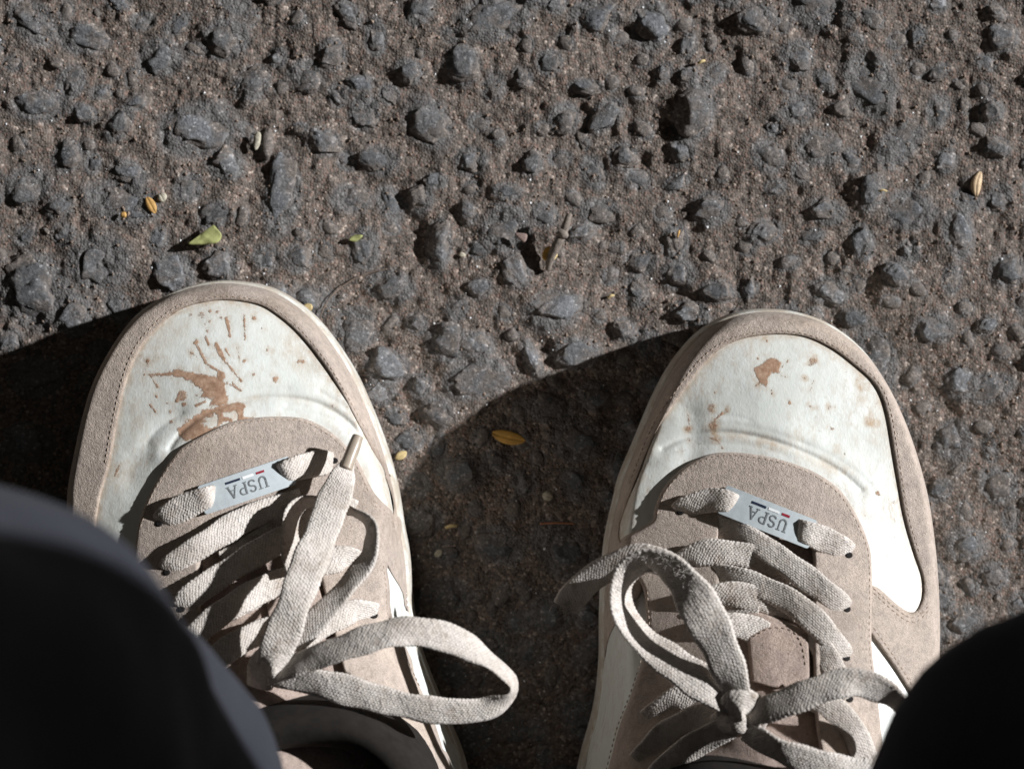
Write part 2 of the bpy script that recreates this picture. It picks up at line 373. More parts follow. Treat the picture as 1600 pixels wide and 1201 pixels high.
for k, (x, y) in enumerate(cx):
    if k < 450: r = 0.0058+0.0052*rr.random()**1.5
    elif k < 6200: r = 0.0030+0.0030*rr.random()**1.4
    else: r = 0.0013+0.0014*rr.random()
    if k >= 6200 and rr.random() < 0.75: continue
    A = np.array(SX); d = np.hypot(A[:, 0]-x, A[:, 1]-y)
    if (d < (np.array(SR)+r)*0.98).any(): continue
    SX.append((x, y)); SR.append(r)
    h = min(r*(0.06+0.25*rr.random()**2.0), 0.0017)
    stones.append((x, y, r*rr.uniform(0.95, 1.4), r*rr.uniform(0.7, 1.05), rr.uniform(0, math.pi), h))

def base_ground(x, y):
    h = 0.0018*vnoise(x, y, 0.045, 1)+0.0010*vnoise(x, y, 0.017, 2)+0.0006*vnoise(x, y, 0.0075, 3)
    pit = np.clip(vnoise(x, y, 0.011, 21)-0.45, 0, 1)
    h = h-0.0038*pit*sstep(-0.25, 0.2, np.asarray(x)+0.4*np.asarray(y))*sstep(0.3, 0.0, np.abs(np.asarray(x)))
    return h-0.0012
def axis(half, step, far):
    a = list(np.arange(-half, half+step/2, step)); s = step
    hi = []; v = a[-1]
    while v < far: s *= 1.09; v += s; hi.append(v)
    lo = [-q for q in hi][::-1]
    return np.array(lo+a+hi)
gx = axis(0.265, 0.00062, 40); gy = axis(0.215, 0.00062, 40)
X, Y = np.meshgrid(gx, gy); sh = X.shape; x = X.ravel(); y = Y.ravel()
Z = base_ground(x, y)*np.exp(-(np.hypot(x, y)/0.9)**2)
stony = np.zeros_like(x)
Zg = Z.reshape(sh); STg = stony.reshape(sh)
for (sx, sy, rx, ry, an, hh) in stones:         # the matrix rises a little towards every stone
    R = max(rx, ry)*1.9
    i0, i1 = np.searchsorted(gx, [sx-R, sx+R]); j0, j1 = np.searchsorted(gy, [sy-R, sy+R])
    if i1 <= i0 or j1 <= j0: continue
    dx = X[j0:j1, i0:i1]-sx; dy = Y[j0:j1, i0:i1]-sy
    u = (dx*math.cos(an)+dy*math.sin(an))/rx; v = (-dx*math.sin(an)+dy*math.cos(an))/ry
    q = np.sqrt(u*u+v*v)
    f = np.exp(-(q/(1.08+0.16*vnoise(X[j0:j1, i0:i1], Y[j0:j1, i0:i1], 0.0045, 14)))**4)
    Zg[j0:j1, i0:i1] += 0.55*hh*f
    STg[j0:j1, i0:i1] = np.maximum(STg[j0:j1, i0:i1], np.exp(-(q/1.15)**4))
fine = np.exp(-(np.hypot(x, y)/0.42)**4)
lum = vnoise(x, y, 0.0042, 4)
Z = Z+fine*(0.0006*np.abs(lum)+0.00034*vnoise(x, y, 0.0024, 5)+0.00026*vnoise(x, y, 0.00125, 6))
ny, nx = sh
idx = np.arange(nx*ny).reshape(ny, nx)
F = np.stack([idx[:-1, :-1], idx[:-1, 1:], idx[1:, 1:], idx[1:, :-1]], axis=-1).reshape(-1, 4)
me = bpy.data.meshes.new('road')
me.vertices.add(nx*ny); me.vertices.foreach_set('co', np.column_stack([x, y, Z]).astype(np.float32).ravel())
me.loops.add(F.size); me.loops.foreach_set('vertex_index', F.ravel().astype(np.int32))
me.polygons.add(len(F)); me.polygons.foreach_set('loop_start', np.arange(0, F.size, 4, dtype=np.int32))
me.polygons.foreach_set('use_smooth', np.ones(len(F), dtype=bool))
me.update(calc_edges=True); me.validate()
attr(me, 'stony', stony)
road = link('road', me, M['ground']); tag(road, kind='structure')
Zgrid = Z.reshape(sh)
def ground_z(px_, py_):
    i = np.clip(np.searchsorted(gx, px_)-1, 0, nx-2); j = np.clip(np.searchsorted(gy, py_)-1, 0, ny-2)
    return float(Zgrid[j, i])

def ico(sub):
    bm = bmesh.new(); bmesh.ops.create_icosphere(bm, subdivisions=sub+1, radius=1)
    v = np.array([q.co[:] for q in bm.verts]); f = [[q.index for q in p.verts] for p in bm.faces]; bm.free(); return v, f
IV3, IF3 = ico(3); IV2, IF2 = ico(2); IV1, IF1 = ico(1)
def rock(seed, V, nplanes=13):
    r = np.random.default_rng(seed); v = V.copy()
    lob = np.zeros(len(v))
    for k in range(5):
        d = r.normal(size=3); d /= np.linalg.norm(d); lob += r.uniform(-0.10, 0.10)*np.cos(r.uniform(1, 3.2)*np.arccos(np.clip(v@d, -1, 1)))
    v = v*(1+lob)[:, None]
    for k in range(nplanes):
        d = r.normal(size=3); d[2] = abs(d[2])*0.75; d /= np.linalg.norm(d); o = r.uniform(0.55, 0.86)
        e = np.maximum(v@d-o, 0); v = v-np.outer(e*0.92, d)
    t = np.array([r.uniform(-0.25, 0.25), r.uniform(-0.25, 0.25), 1]); t /= np.linalg.norm(t)
    o = r.uniform(0.5, 0.75); e = np.maximum(v@t-o, 0); v = v-np.outer(e*0.85, t)
    if len(v) > 100:
        for sc, am in ((0.45, 0.10), (0.22, 0.055)):
            v = v*(1+am*(vnoise(v[:, 0]+3*v[:, 2], v[:, 1]+2, sc, seed)+vnoise(v[:, 2]+5, v[:, 0]-2*v[:, 1], sc, seed+1)))[:, None]
    return v/np.abs(v[:, :2]).max()
pool = []
for k in range(36):
    m_ = mesh('stone', rock(100+k, IV3), IF3); m_.materials.append(M['stone']); pool.append(m_)
def vis(s):
    return abs(s[0]) < 0.19 and abs(s[1]) < 0.147
order = sorted(range(len(stones)), key=lambda i: -(stones[i][2]*stones[i][3])*(1 if vis(stones[i]) else 0.0))
single = set(order[:300])
jv, jf = [], []
for i, (sx, sy, rx, ry, an, hh) in enumerate(stones):
    hz = max(hh*1.15, min(rx, ry)*0.5)
    top = base_ground(np.array([sx]), np.array([sy]))[0]+hh*1.02+0.0007           # height of its crown above the road
    zc = top-0.66*hz
    if i in single:
        o = bpy.data.objects.new('stone', pool[i % len(pool)]); C.objects.link(o); o.parent = road
        o.location = (sx, sy, zc); o.scale = (rx, ry, hz); o.rotation_euler = (rr.uniform(-.12, .12), rr.uniform(-.12, .12), an)
    else:
        v = rock(1000+i, IV1, 6)*np.array([rx, ry, hz])
        ca, sa = math.cos(an), math.sin(an)
        v = np.column_stack([v[:, 0]*ca-v[:, 1]*sa+sx, v[:, 0]*sa+v[:, 1]*ca+sy, v[:, 2]+zc])
        b0 = len(jv)*42; jv.append(v); jf += [[a+b0 for a in f] for f in IF1]
o = link('small_stones', mesh('small_stones', np.vstack(jv), jf), M['stone'], road); tag(o, kind='stuff')
# loose grit and quartz grains, coloured near white to stand in for glints
def scatter(name, n, r0, r1, mat, seed, xr=0.19, yr=0.145):
    r = np.random.default_rng(seed); ov = np.array([[1, 0, 0], [-1, 0, 0], [0, 1, 0], [0, -1, 0], [0, 0, 1], [0, 0, -1]], float)
    of = [(0, 2, 4), (2, 1, 4), (1, 3, 4), (3, 0, 4), (2, 0, 5), (1, 2, 5), (3, 1, 5), (0, 3, 5)]
    P = np.column_stack([r.uniform(-xr, xr, n), r.uniform(-yr, yr, n)]); P = P[shoe_clear(P, 0.001)]
    VV, FF = [], []
    for k, (a, b) in enumerate(P):
        rad = r0+(r1-r0)*r.random()**2.5
        v = ov*rad*r.uniform(0.6, 1.2, (6, 1)); q = r.uniform(0, 6.28); ca, sa = math.cos(q), math.sin(q)
        v = np.column_stack([v[:, 0]*ca-v[:, 1]*sa+a, v[:, 0]*sa+v[:, 1]*ca+b, v[:, 2]*0.8+ground_z(a, b)+rad*0.25])
        VV.append(v); FF += [[i+6*k for i in f] for f in of]
    o = link(name, mesh(name, np.vstack(VV), FF, False), mat, road); tag(o, kind='stuff')
scatter('loose_grit', 9000, 0.00022, 0.0008, M['grit'], 3)
scatter('quartz_grains', 650, 0.00022, 0.00055, M['glint'], 4)

# ------------------------------------------------------------------ shoes
class Shoe:
    def __init__(s, poly, ytoe, axis_top, axis_bot):
        s.poly = poly; s.ytoe = ytoe
        s.inset = s.offset(poly, -0.0013)
        s.ax = (axis_top, axis_bot)
        st = 0.0012
        x0, y0 = poly.min(0)-0.004; x1, y1 = poly.max(0)+0.004
        s.gx = np.arange(x0, x1, st); s.gy = np.arange(y0, y1, st)
        GX, GY = np.meshgrid(s.gx, s.gy); P = np.column_stack([GX.ravel(), GY.ravel()])
        d = pdist(P, s.inset); ins = inside(P, s.inset); d = np.where(ins, d, -d).reshape(GX.shape)
        s.raw = d.copy()
        sm = d.copy()
        for k in range(14):
            q = sm.copy(); q[1:-1, 1:-1] = (sm[1:-1, 1:-1]*4+sm[:-2, 1:-1]+sm[2:, 1:-1]+sm[1:-1, :-2]+sm[1:-1, 2:])/8; sm = q
        wgt = sstep(0.008, 0.02, d); s.D = d*(1-wgt)+sm*wgt
    @staticmethod
    def offset(poly, d):
        t = np.roll(poly, -1, 0)-np.roll(poly, 1, 0); t /= np.linalg.norm(t, axis=1)[:, None]
        n = np.column_stack([t[:, 1], -t[:, 0]])
        area = 0.5*np.sum(poly[:, 0]*np.roll(poly[:, 1], -1)-np.roll(poly[:, 0], -1)*poly[:, 1])
        if area < 0: n = -n
        return poly+n*d
    def dist(s, P):
        st = s.gx[1]-s.gx[0]
        fx = np.clip((P[:, 0]-s.gx[0])/st, 0, len(s.gx)-1.001); fy = np.clip((P[:, 1]-s.gy[0])/st, 0, len(s.gy)-1.001)
        i = fx.astype(int); j = fy.astype(int); u = fx-i; v = fy-j; D = s.D
        return (D[j, i]*(1-u)+D[j, i+1]*u)*(1-v)+(D[j+1, i]*(1-u)+D[j+1, i+1]*u)*v
    def base(s, P):
        P = np.atleast_2d(P)[:, :2]; d = s.dist(P); v = s.ytoe-P[:, 1]
        kv = [-0.01, 0, .012, .025, .045, .065, .085, .105, .13, .155, .18, .22, .30]
        A = np.interp(v, kv, [.0185, .0200, .0220, .0245, .0275, .0340, .0435, .0545, .067, .077, .083, .087, .089])
        R = np.interp(v, kv, [.034, .034, .035, .038, .042, .046, .049, .050, .050, .050, .05, .05, .05])
        st = np.interp(v, kv, [.0090, .0095, .0135, .0172, .0203, .0238, .0285, .033, .037, .040, .043, .045, .045])
        p = np.interp(v, kv, [1.3, 1.3, 1.3, 1.3, 1.3, 1.3, 1.3, 1.35, 1.4, 1.4, 1.4, 1.4, 1.4])
        wl = np.interp(v, kv, [.0032, .0032, .0032, .0034, .0038, .0045, .006, .008, .010, .012, .012, .012, .012])
        e = 1-np.clip(d/wl, 0, 1); wall = st*np.sqrt(np.maximum(1-e**2.2, 0))
        q = 1-np.clip(d/R, 0, 1); dome = (A-st)*(1-q**p)
        wall = np.where(d > 0, wall, 0); dome = np.where(d > 0, dome, 0)
        return ZR+wall+dome+np.minimum(d, 0)*1.5
    def lift(s, pts, it=6):      # photograph pixels -> points on the shoe's surface
        pts = np.asarray(pts, float); z = np.full(len(pts), 0.05)
        for k in range(it):
            kk = S*(1-z/H); P = np.column_stack([(pts[:, 0]-800)*kk, (600.5-pts[:, 1])*kk]); z = s.base(P)
        return np.column_stack([P, z])

def smooth_poly(shoe, px, step=0.0012, n=6, sharp=False):
    P = catmull(px, n, True) if not sharp else np.array(px, float)
    W3 = shoe.lift(P)[:, :2]
    return resample(W3, step, True)

def panel(name, shoe, poly, off, res, mat, parent, edge=0.0010, zfun=None, skirt=0.0025, dirtfun=None, attrs=None):
    area = 0.5*np.sum(poly[:, 0]*np.roll(poly[:, 1], -1)-np.roll(poly[:, 0], -1)*poly[:, 1])
    if area < 0: poly = poly[::-1].copy()
    rings = [poly]
    for e in (0.25*edge, 0.6*edge, 1.05*edge):
        q = Shoe.offset(poly, -e)
        k = inside(q, poly) & (pdist(q, poly) > 0.85*e); rings.append(q[k])
    (x0, y0), (x1, y1) = poly.min(0), poly.max(0)
    gxx = np.arange(x0, x1, res); gyy = np.arange(y0, y1, res*0.866)
    G = np.array([(a+(0.5*res if j % 2 else 0), b) for j, b in enumerate(gyy) for a in gxx])
    G = G[inside(G, poly)]; G = G[pdist(G, poly) > edge*1.05+0.35*res]
    P = np.vstack(rings+[G]); n = len(poly)
    co, ed, fa, *_ = delaunay_2d_cdt([Vector(p) for p in P], [], [list(range(n))], 1, 1e-7, False)
    co = np.array([c[:] for c in co])
    fa = np.array(fa); fa = fa[inside(co[fa].mean(1), poly)]
    db = pdist(co, poly)
    f = np.sqrt(np.maximum(1-(1-np.clip(db/edge, 0, 1))**2, 0))
    z = shoe.base(co)+off*(0.15+0.85*f)
    if zfun is not None: z = z+zfun(co)
    V = np.column_stack([co, z]); F = [list(q) for q in fa]
    # orient upwards
    nrm = 0
    for q in F[:200]:
        a, b, c = V[q[0]], V[q[1]], V[q[2]]; nrm += np.cross(b-a, c-a)[2]
    if nrm < 0: F = [q[::-1] for q in F]
    # boundary skirt
    cnt = {}
    for q in F:
        for a, b in zip(q, q[1:]+q[:1]): cnt[(a, b)] = 1
    bd = [(a, b) for (a, b) in cnt if (b, a) not in cnt]
    m = {}; low = []
    for a, b in bd:
        for k in (a, b):
            if k not in m: m[k] = len(V)+len(low); low.append(V[k]-np.array([0, 0, skirt]))
    V = np.vstack([V, np.array(low)]); F += [[b, a, m[a], m[b]] for a, b in bd]
    me = mesh(name, V, F)
    nn = len(V)
    dd = np.zeros(nn)
    if dirtfun is not None: dd[:len(co)] = dirtfun(co)
    attr(me, 'dirt', dd)
    if attrs:
        for k, fn in attrs.items():
            q = np.zeros(nn); q[:len(co)] = fn(co); attr(me, k, q)
    return link(name, me, mat, parent)

def ribbon(name, P, mat, parent, width=0.0088, thick=0.0009, step=0.0004, crown=0.0004, wob=0.00009, caps=True, fray=0, seed=1):
    """P rows: x y z roll_deg width_factor"""
    P = np.asarray(P, float)
    Q = resample(catmull(P, 14), step)
    c = Q[:, :3]; T = np.gradient(c, axis=0); T /= np.maximum(np.linalg.norm(T, axis=1), 1e-9)[:, None]
    up = np.array([0, 0, 1.0])
    B = np.cross(T, up); ln = np.linalg.norm(B, axis=1)
    for i in range(len(B)):
        if ln[i] < 0.25 and i > 0:
            b = B[i-1]-T[i]*np.dot(B[i-1], T[i]); B[i] = b/np.linalg.norm(b)
        else: B[i] /= max(ln[i], 1e-9)
        if i > 0 and np.dot(B[i], B[i-1]) < 0: B[i] = -B[i]
    N = np.cross(B, T)
    N = np.where(N[:, 2:3] < 0, N, N)
    sl = np.concatenate([[0], np.cumsum(np.linalg.norm(np.diff(c, axis=0), axis=1))]); rg = np.random.default_rng(seed+500).uniform(0, 6.28, 4)
    ro = np.radians(Q[:, 3]+6*np.sin(sl*170+rg[0])+4*np.sin(sl*390+rg[1]))[:, None]
    Bw = B*np.cos(ro)+N*np.sin(ro); Nw = np.cross(Bw, T)
    s = np.concatenate([[0], np.cumsum(np.linalg.norm(np.diff(c, axis=0), axis=1))])
    w = width*Q[:, 4]*0.5*(1+0.045*np.sin(sl*230+rg[2])+0.035*np.sin(sl*520+rg[3]))
    r = np.random.default_rng(seed)
    ph1, ph2 = r.uniform(0, 6, 2)
    lv = np.array([-1, -0.86, -0.6, -0.3, 0, 0.3, 0.6, 0.86, 1.0])
    prof = crown*(1-lv**2)+0.00022*np.exp(-((np.abs(lv)-0.88)/0.10)**2)
    V, U, Lv = [], [], []
    k = len(lv)
    bead = np.sin(s*2*math.pi/0.0015)
    for i in range(len(c)):
        wl = w[i]*(1+wob/0.0044*np.sin(s[i]*2*math.pi/0.0015+ph1)+0.02*np.sin(s[i]*260+ph2)); wr = w[i]*(1+wob/0.0044*np.sin(s[i]*2*math.pi/0.0015+ph2)+0.02*np.sin(s[i]*210+ph1))
        for j in range(k):
            ww = wl if lv[j] < 0 else wr
            V.append(c[i]+Bw[i]*lv[j]*ww+Nw[i]*(prof[j]+thick*0.5*(1-abs(lv[j])**8*0.7)+(0.00007*bead[i] if abs(lv[j]) > 0.8 else 0)))
        for j in range(k-1, -1, -1):
            ww = wl if lv[j] < 0 else wr
            V.append(c[i]+Bw[i]*lv[j]*ww+Nw[i]*(prof[j]-thick*0.5*(1-abs(lv[j])**8*0.7)))
        U += [s[i]]*(2*k); Lv += list(lv)+list(lv[::-1])
    K = 2*k; F = []
    for i in range(len(c)-1):
        for j in range(K):
            a, b = i*K+j, i*K+(j+1) % K
            F.append([a, b, b+K, a+K])
    F.append(list(range(K))[::-1]); F.append(list(range((len(c)-1)*K, len(c)*K)))
    me = mesh(name, V, F)
    attr(me, 'lu', U); attr(me, 'lv', Lv)
    return link(name, me, mat, parent)

def tube(name, P, R, mat, parent=None, n=10, cap=True, step=None):
    P = np.asarray(P, float); R = np.asarray(R, float).reshape(-1, 1)
    Q = catmull(np.hstack([P, R]), 8)
    if step: Q = resample(Q, step)
    c = Q[:, :3]; T = np.gradient(c, axis=0); T /= np.linalg.norm(T, axis=1)[:, None]
    a = np.array([0.3, 0.2, 0.93]); B = np.cross(T, a); B /= np.linalg.norm(B, axis=1)[:, None]; N = np.cross(B, T)
    th = np.linspace(0, 2*math.pi, n, endpoint=False)
    V = (c[:, None, :]+Q[:, 3][:, None, None]*(np.cos(th)[None, :, None]*B[:, None, :]+np.sin(th)[None, :, None]*N[:, None, :])).reshape(-1, 3)
    F = [[i*n+j, i*n+(j+1) % n, (i+1)*n+(j+1) % n, (i+1)*n+j] for i in range(len(c)-1) for j in range(n)]
    F.append(list(range(n))[::-1]); F.append(list(range((len(c)-1)*n, len(c)*n)))
    me = mesh(name, V, F)
    bm = bmesh.new(); bm.from_mesh(me); bmesh.ops.recalc_face_normals(bm, faces=bm.faces); bm.to_mesh(me); bm.free()
    return link(name, me, mat, parent)

def stitches(name, shoe, px, off, parent, gap=0.0019, length=0.0012, r=0.00016):
    P = resample(shoe.lift(catmull(px, 8))[:, :2], gap)
    T = np.gradient(P, axis=0); T /= np.linalg.norm(T, axis=1)[:, None]
    V, F = [], []
    sv, sf = ico(1)
    for k in range(len(P)):
        t = np.array([*T[k], 0]); b = np.array([-t[1], t[0], 0])
        z = shoe.base(P[k:k+1])[0]+off
        z2 = shoe.base(P[k:k+1]+T[k]*length*0.4)[0]+off
        t3 = np.array([t[0], t[1], (z2-z)/(length*0.4)]); t3 /= np.linalg.norm(t3)
        nn = np.cross(t3, b)
        v = np.outer(sv[:, 0]*length*0.5, t3)+np.outer(sv[:, 1]*r*1.3, b)+np.outer(sv[:, 2]*r, nn)+np.array([*P[k], z])
        F += [[i+len(V)*42 for i in f] for f in sf]; V.append(v)
    o = link(name, mesh(name, np.vstack(V), F), M['thread'], parent); tag(o, kind='stuff'); return o

def sole(shoe, parent):
    prof = [(-0.010, 0.0012), (-0.004, 0.0012), (-0.0010, 0.003), (0.0002, 0.008), (0.0003, 0.013), (0.0, 0.018), (-0.0002, 0.0218), (-0.0005, 0.0236),
            (-0.0010, 0.0243), (-0.0018, 0.0244), (-0.006, 0.0240)]
    rings = [np.column_stack([Shoe.offset(shoe.poly, o), np.full(len(shoe.poly), z)]) for o, z in prof]
    n = len(shoe.poly); V = np.vstack(rings)
    area = 0.5*np.sum(shoe.poly[:, 0]*np.roll(shoe.poly[:, 1], -1)-np.roll(shoe.poly[:, 0], -1)*shoe.poly[:, 1])
    F = []
    for k in range(len(prof)-1):
        for i in range(n):
            q = [k*n+i, k*n+(i+1) % n, (k+1)*n+(i+1) % n, (k+1)*n+i]
            F.append(q if area > 0 else q[::-1])
    F.append(list(range(n))[::-1] if area > 0 else list(range(n)))
    return link('sole', mesh('sole', V, F), M['rubber'], parent)

def lace_tag(shoe, parent, cpx, ang, length, height, dz, bend):
    """enamelled plate with two slots threaded on the first lace row; letters read from the toe side"""
    c = shoe.lift([cpx])[0]; ca, sa = math.cos(ang), math.sin(ang)
    e = 0.0022
    t1 = shoe.base(np.array([[c[0]+ca*length*.42, c[1]+sa*length*.42]]))[0]; t0 = shoe.base(np.array([[c[0]-ca*length*.42, c[1]-sa*length*.42]]))[0]
    n1 = shoe.base(np.array([[c[0]-sa*height*.45, c[1]+ca*height*.45]]))[0]; n0 = shoe.base(np.array([[c[0]+sa*height*.45, c[1]-ca*height*.45]]))[0]
    su = (t1-t0)/(length*0.84); sv = (n1-n0)/(height*0.9)
    zc = c[2]+dz
    def place(u, v, w):
        return np.array([c[0]+ca*u-sa*v, c[1]+sa*u+ca*v, zc+su*u+sv*v-bend*u*u+w])
    Lh, Hh = length/2, height/2
    s0, s1, sh_ = Lh-0.0050, Lh-0.0016, 0.0038      # slot inner x, outer x, half height
    nrm = []
    def arc(cx, cy, r, a0, a1, n=5): return [(cx+r*math.cos(a0+(a1-a0)*k/n), cy+r*math.sin(a0+(a1-a0)*k/n)) for k in range(n+1)]
    r = 0.0009; q = 0.0013
    up = [(-Lh, 0)]+arc(-Lh+r, Hh-r, r, math.pi, math.pi/2)+[(u, Hh) for u in np.linspace(-Lh+2*r, Lh-2*r, 9)]+arc(Lh-r, Hh-r, r, math.pi/2, 0)+[(Lh, 0), (s1, 0)]
    up += arc(s1-q, sh_-q, q, 0, math.pi/2)+arc(s0+q, sh_-q, q, math.pi/2, math.pi)+[(s0, 0)]+[(u, 0) for u in np.linspace(s0-0.001, -s0+0.001, 9)]
    up += [(-s0, 0)]+arc(-s0-q, sh_-q, q, 0, math.pi/2)+arc(-s1+q, sh_-q, q, math.pi/2, math.pi)+[(-s1, 0)]
    bm = bmesh.new(); th = 0.0011
    for sg in (1, -1):
        pts = [(a, b*sg) for a, b in up]
        co, ed, fa, *_ = delaunay_2d_cdt([Vector(p) for p in pts], [], [list(range(len(pts)))], 1, 1e-8, False)
        vs_ = [bm.verts.new(place(p[0], p[1], 0)) for p in co]
        for f in fa:
            try: bm.faces.new([vs_[i] for i in f])
            except ValueError: pass
    bmesh.ops.remove_doubles(bm, verts=bm.verts, dist=2e-5)
    bmesh.ops.recalc_face_normals(bm, faces=bm.faces)
    if sum(f.normal.z for f in bm.faces) < 0: bmesh.ops.reverse_faces(bm, faces=bm.faces)
    g = bmesh.ops.extrude_face_region(bm, geom=list(bm.faces))
    for v in [v for v in g['geom'] if isinstance(v, bmesh.types.BMVert)]: v.co.z += th
    bmesh.ops.recalc_face_normals(bm, faces=bm.faces)
    me = bpy.data.meshes.new('lace_tag'); bm.to_mesh(me); bm.free()
    o = link('lace_tag', me, M['tagm'], parent)
    bv = o.modifiers.new('bevel', 'BEVEL'); bv.width = 0.00022; bv.segments = 2; bv.limit_method = 'ANGLE'
    o['label'] = 'pale grey metal lace tag engraved USPA'
    # lettering: strokes with serifs, upside down for the wearer
    def flat(name, polys, mat, w0=0.0011, w1=0.00125, lift=0):
        V, F = [], []
        for poly in polys:
            n = len(poly); b = len(V)
            V += [place(-a, -b_, w1) for a, b_ in poly]; V += [place(-a, -b_, w0) for a, b_ in poly]
            F.append([b+i for i in range(n)]); F += [[b+i, b+n+i, b+n+(i+1) % n, b+(i+1) % n] for i in range(n)]
        me = mesh(name, V, F, False)
        bm = bmesh.new(); bm.from_mesh(me); bmesh.ops.recalc_face_normals(bm, faces=bm.faces); bm.to_mesh(me); bm.free()
        return link(name, me, mat, o)
    def stroke(pts, w):
        pts = np.array(pts, float); out = []
        for a, b in zip(pts[:-1], pts[1:]):
            t = (b-a)/np.linalg.norm(b-a); nn = np.array([-t[1], t[0]])*w/2; a = a-t*w*0.3; b = b+t*w*0.3
            out.append([tuple(a-nn), tuple(b-nn), tuple(b+nn), tuple(a+nn)])
        return out
    hL = 0.0037; wk = 0.00052; th_ = 0.00034
    def ser(x, y, w=0.0011): return stroke([(x-w/2, y), (x+w/2, y)], 0.00028)
    def arcp(cx, cy, rx, ry, a0, a1, n=8): return [(cx+rx*math.cos(math.radians(a0+(a1-a0)*k/n)), cy+ry*math.sin(math.radians(a0+(a1-a0)*k/n))) for k in range(n+1)]
    U = stroke([(0.0004, hL), (0.0004, 0.0012)]+arcp(0.0014, 0.0012, 0.0010, 0.0011, 180, 360), wk)+stroke([(0.0024, 0.0012), (0.0024, hL)], th_)+ser(0.0004, hL)+ser(0.0024, hL)
    Sx = stroke(arcp(0.0012, 0.0028, 0.0009, 0.0009, 20, 270)+arcp(0.0012, 0.0010, 0.0010, 0.0009, 90, -160), 0.00045)
    Pp = stroke([(0.0004, 0), (0.0004, hL)], wk)+stroke([(0.0004, hL)]+arcp(0.0013, 0.0027, 0.0010, 0.00098, 90, -90)+[(0.0004, 0.0017)], 0.0004)+ser(0.0004, 0)
    Aa = stroke([(0.0002, 0), (0.0014, hL)], th_)+stroke([(0.0014, hL), (0.0027, 0)], wk)+stroke([(0.0007, 0.0013), (0.0021, 0.0013)], 0.0003)+ser(0.0002, 0, .0009)+ser(0.0027, 0, .0009)
    x0 = -0.0066; y0 = -0.0012; adv = [0, 0.0036, 0.0066, 0.0098]
    for gl, dx in zip((U, Sx, Pp, Aa), adv):
        flat('letter', [[(a+x0+dx, b+y0) for a, b in p] for p in gl], M['engrave_shade'])  # raised strokes, dark grey paints the shade that engraved lines hold
    yb = -0.0030
    for nm, a, b, mt in (('red_bar', x0+0.0001, x0+0.0027, 'red'), ('white_bar', x0+0.0037, x0+0.0072, 'whit'), ('navy_bar', x0+0.0080, x0+0.0128, 'navy')):
        flat('stripe', [[(a, yb), (b, yb), (b, yb+0.00075), (a, yb+0.00075)]], M[mt])
    return o

def eyelet(shoe, parent, px, r=0.0013):  # flat disc on the suede, its black colour paints the shade inside the hole
    c = shoe.lift([px])[0]
    n = 14; V, F = [], []
    for rad, dz in ((r, 0.0025), (r*0.85, 0.00285), (r*0.45, 0.00285), (0.0, 0.0028)):
        for k in range(n):
            a = 2*math.pi*k/n; p = np.array([c[0]+rad*math.cos(a), c[1]+rad*0.8*math.sin(a)])
            V.append([*p, shoe.base(p[None])[0]+dz])
    for i in range(3): F += [[i*n+k, i*n+(k+1) % n, (i+1)*n+(k+1) % n, (i+1)*n+k] for k in range(n)]
    return link('eyelet', mesh('eyelet', V, F), M['hole_shade'], parent)

def on(shoe, rows):
    """rows: px, py, mm above the shoe, roll, width factor"""
    out = []
    for px, py, dz, ro, wf in rows:
        z = 0.07
        for k in range(8):
            p = W(px, py, z); z = shoe.base(p[None, :2])[0]+dz*0.001
        out.append([p[0], p[1], z, ro, wf])
    return out
def ab(rows): return [[*W(px, py, z)[:2], z, ro, wf] for px, py, z, ro, wf in rows]

# --- mud and dirt painted onto the toe boxes as marks with their own shapes (photograph pixels)
def z1(p): return [(a/4+80, b/4+420) for a, b in p]
def zr(p): return [(a/2.857+940, b/2.857+460) for a, b in p]
def mudmask(shoe, polys, streaks, blobs):
    polyw = [shoe.lift(p)[:, :2] for p in polys]
    st = [(shoe.lift(p)[:, :2], w*S) for p, w in streaks]
    bl = [(shoe.lift([p])[0, :2], r*S, k) for p, r, k in blobs]
    def f(P, soft=1.0, grow=0.0):
        out = np.zeros(len(P)); wob = 0.35*vnoise(P[:, 0], P[:, 1], 0.0016, 31)+0.25*vnoise(P[:, 0], P[:, 1], 0.0007, 32)
        for p in polyw:
            d = pdist(P, p); d = np.where(inside(P, p), d, -d)
            out = np.maximum(out, np.clip(0.5+(d+grow)/(0.0012*soft)+wob, 0, 1))
        for p, w in st:
            d = w*0.5-pdist(P, p, False)
            out = np.maximum(out, np.clip(0.5+(d+grow)/(0.0007*soft)+0.6*wob, 0, 1))
        for c, r, k in bl:
            d = r-np.hypot(P[:, 0]-c[0], P[:, 1]-c[1])
            out = np.maximum(out, k*np.clip(0.5+(d+grow)/(0.0008*soft)+wob, 0, 1))
        return out
    return f

def crease(shoe, lines):
    ls = [(shoe.lift(catmull(p, 6))[:, :2], a) for p, a in lines]
    def f(P):
        z = np.zeros(len(P))
        for p, a in ls:
            d = pdist(P, p, False)
            if a < 0: z += a*np.exp(-(d/0.0042)**2)
            else: z += -a*np.exp(-(d/0.0008)**2)+0.9*a*np.exp(-((d-0.0038)/0.0030)**2)
        return z
    return f

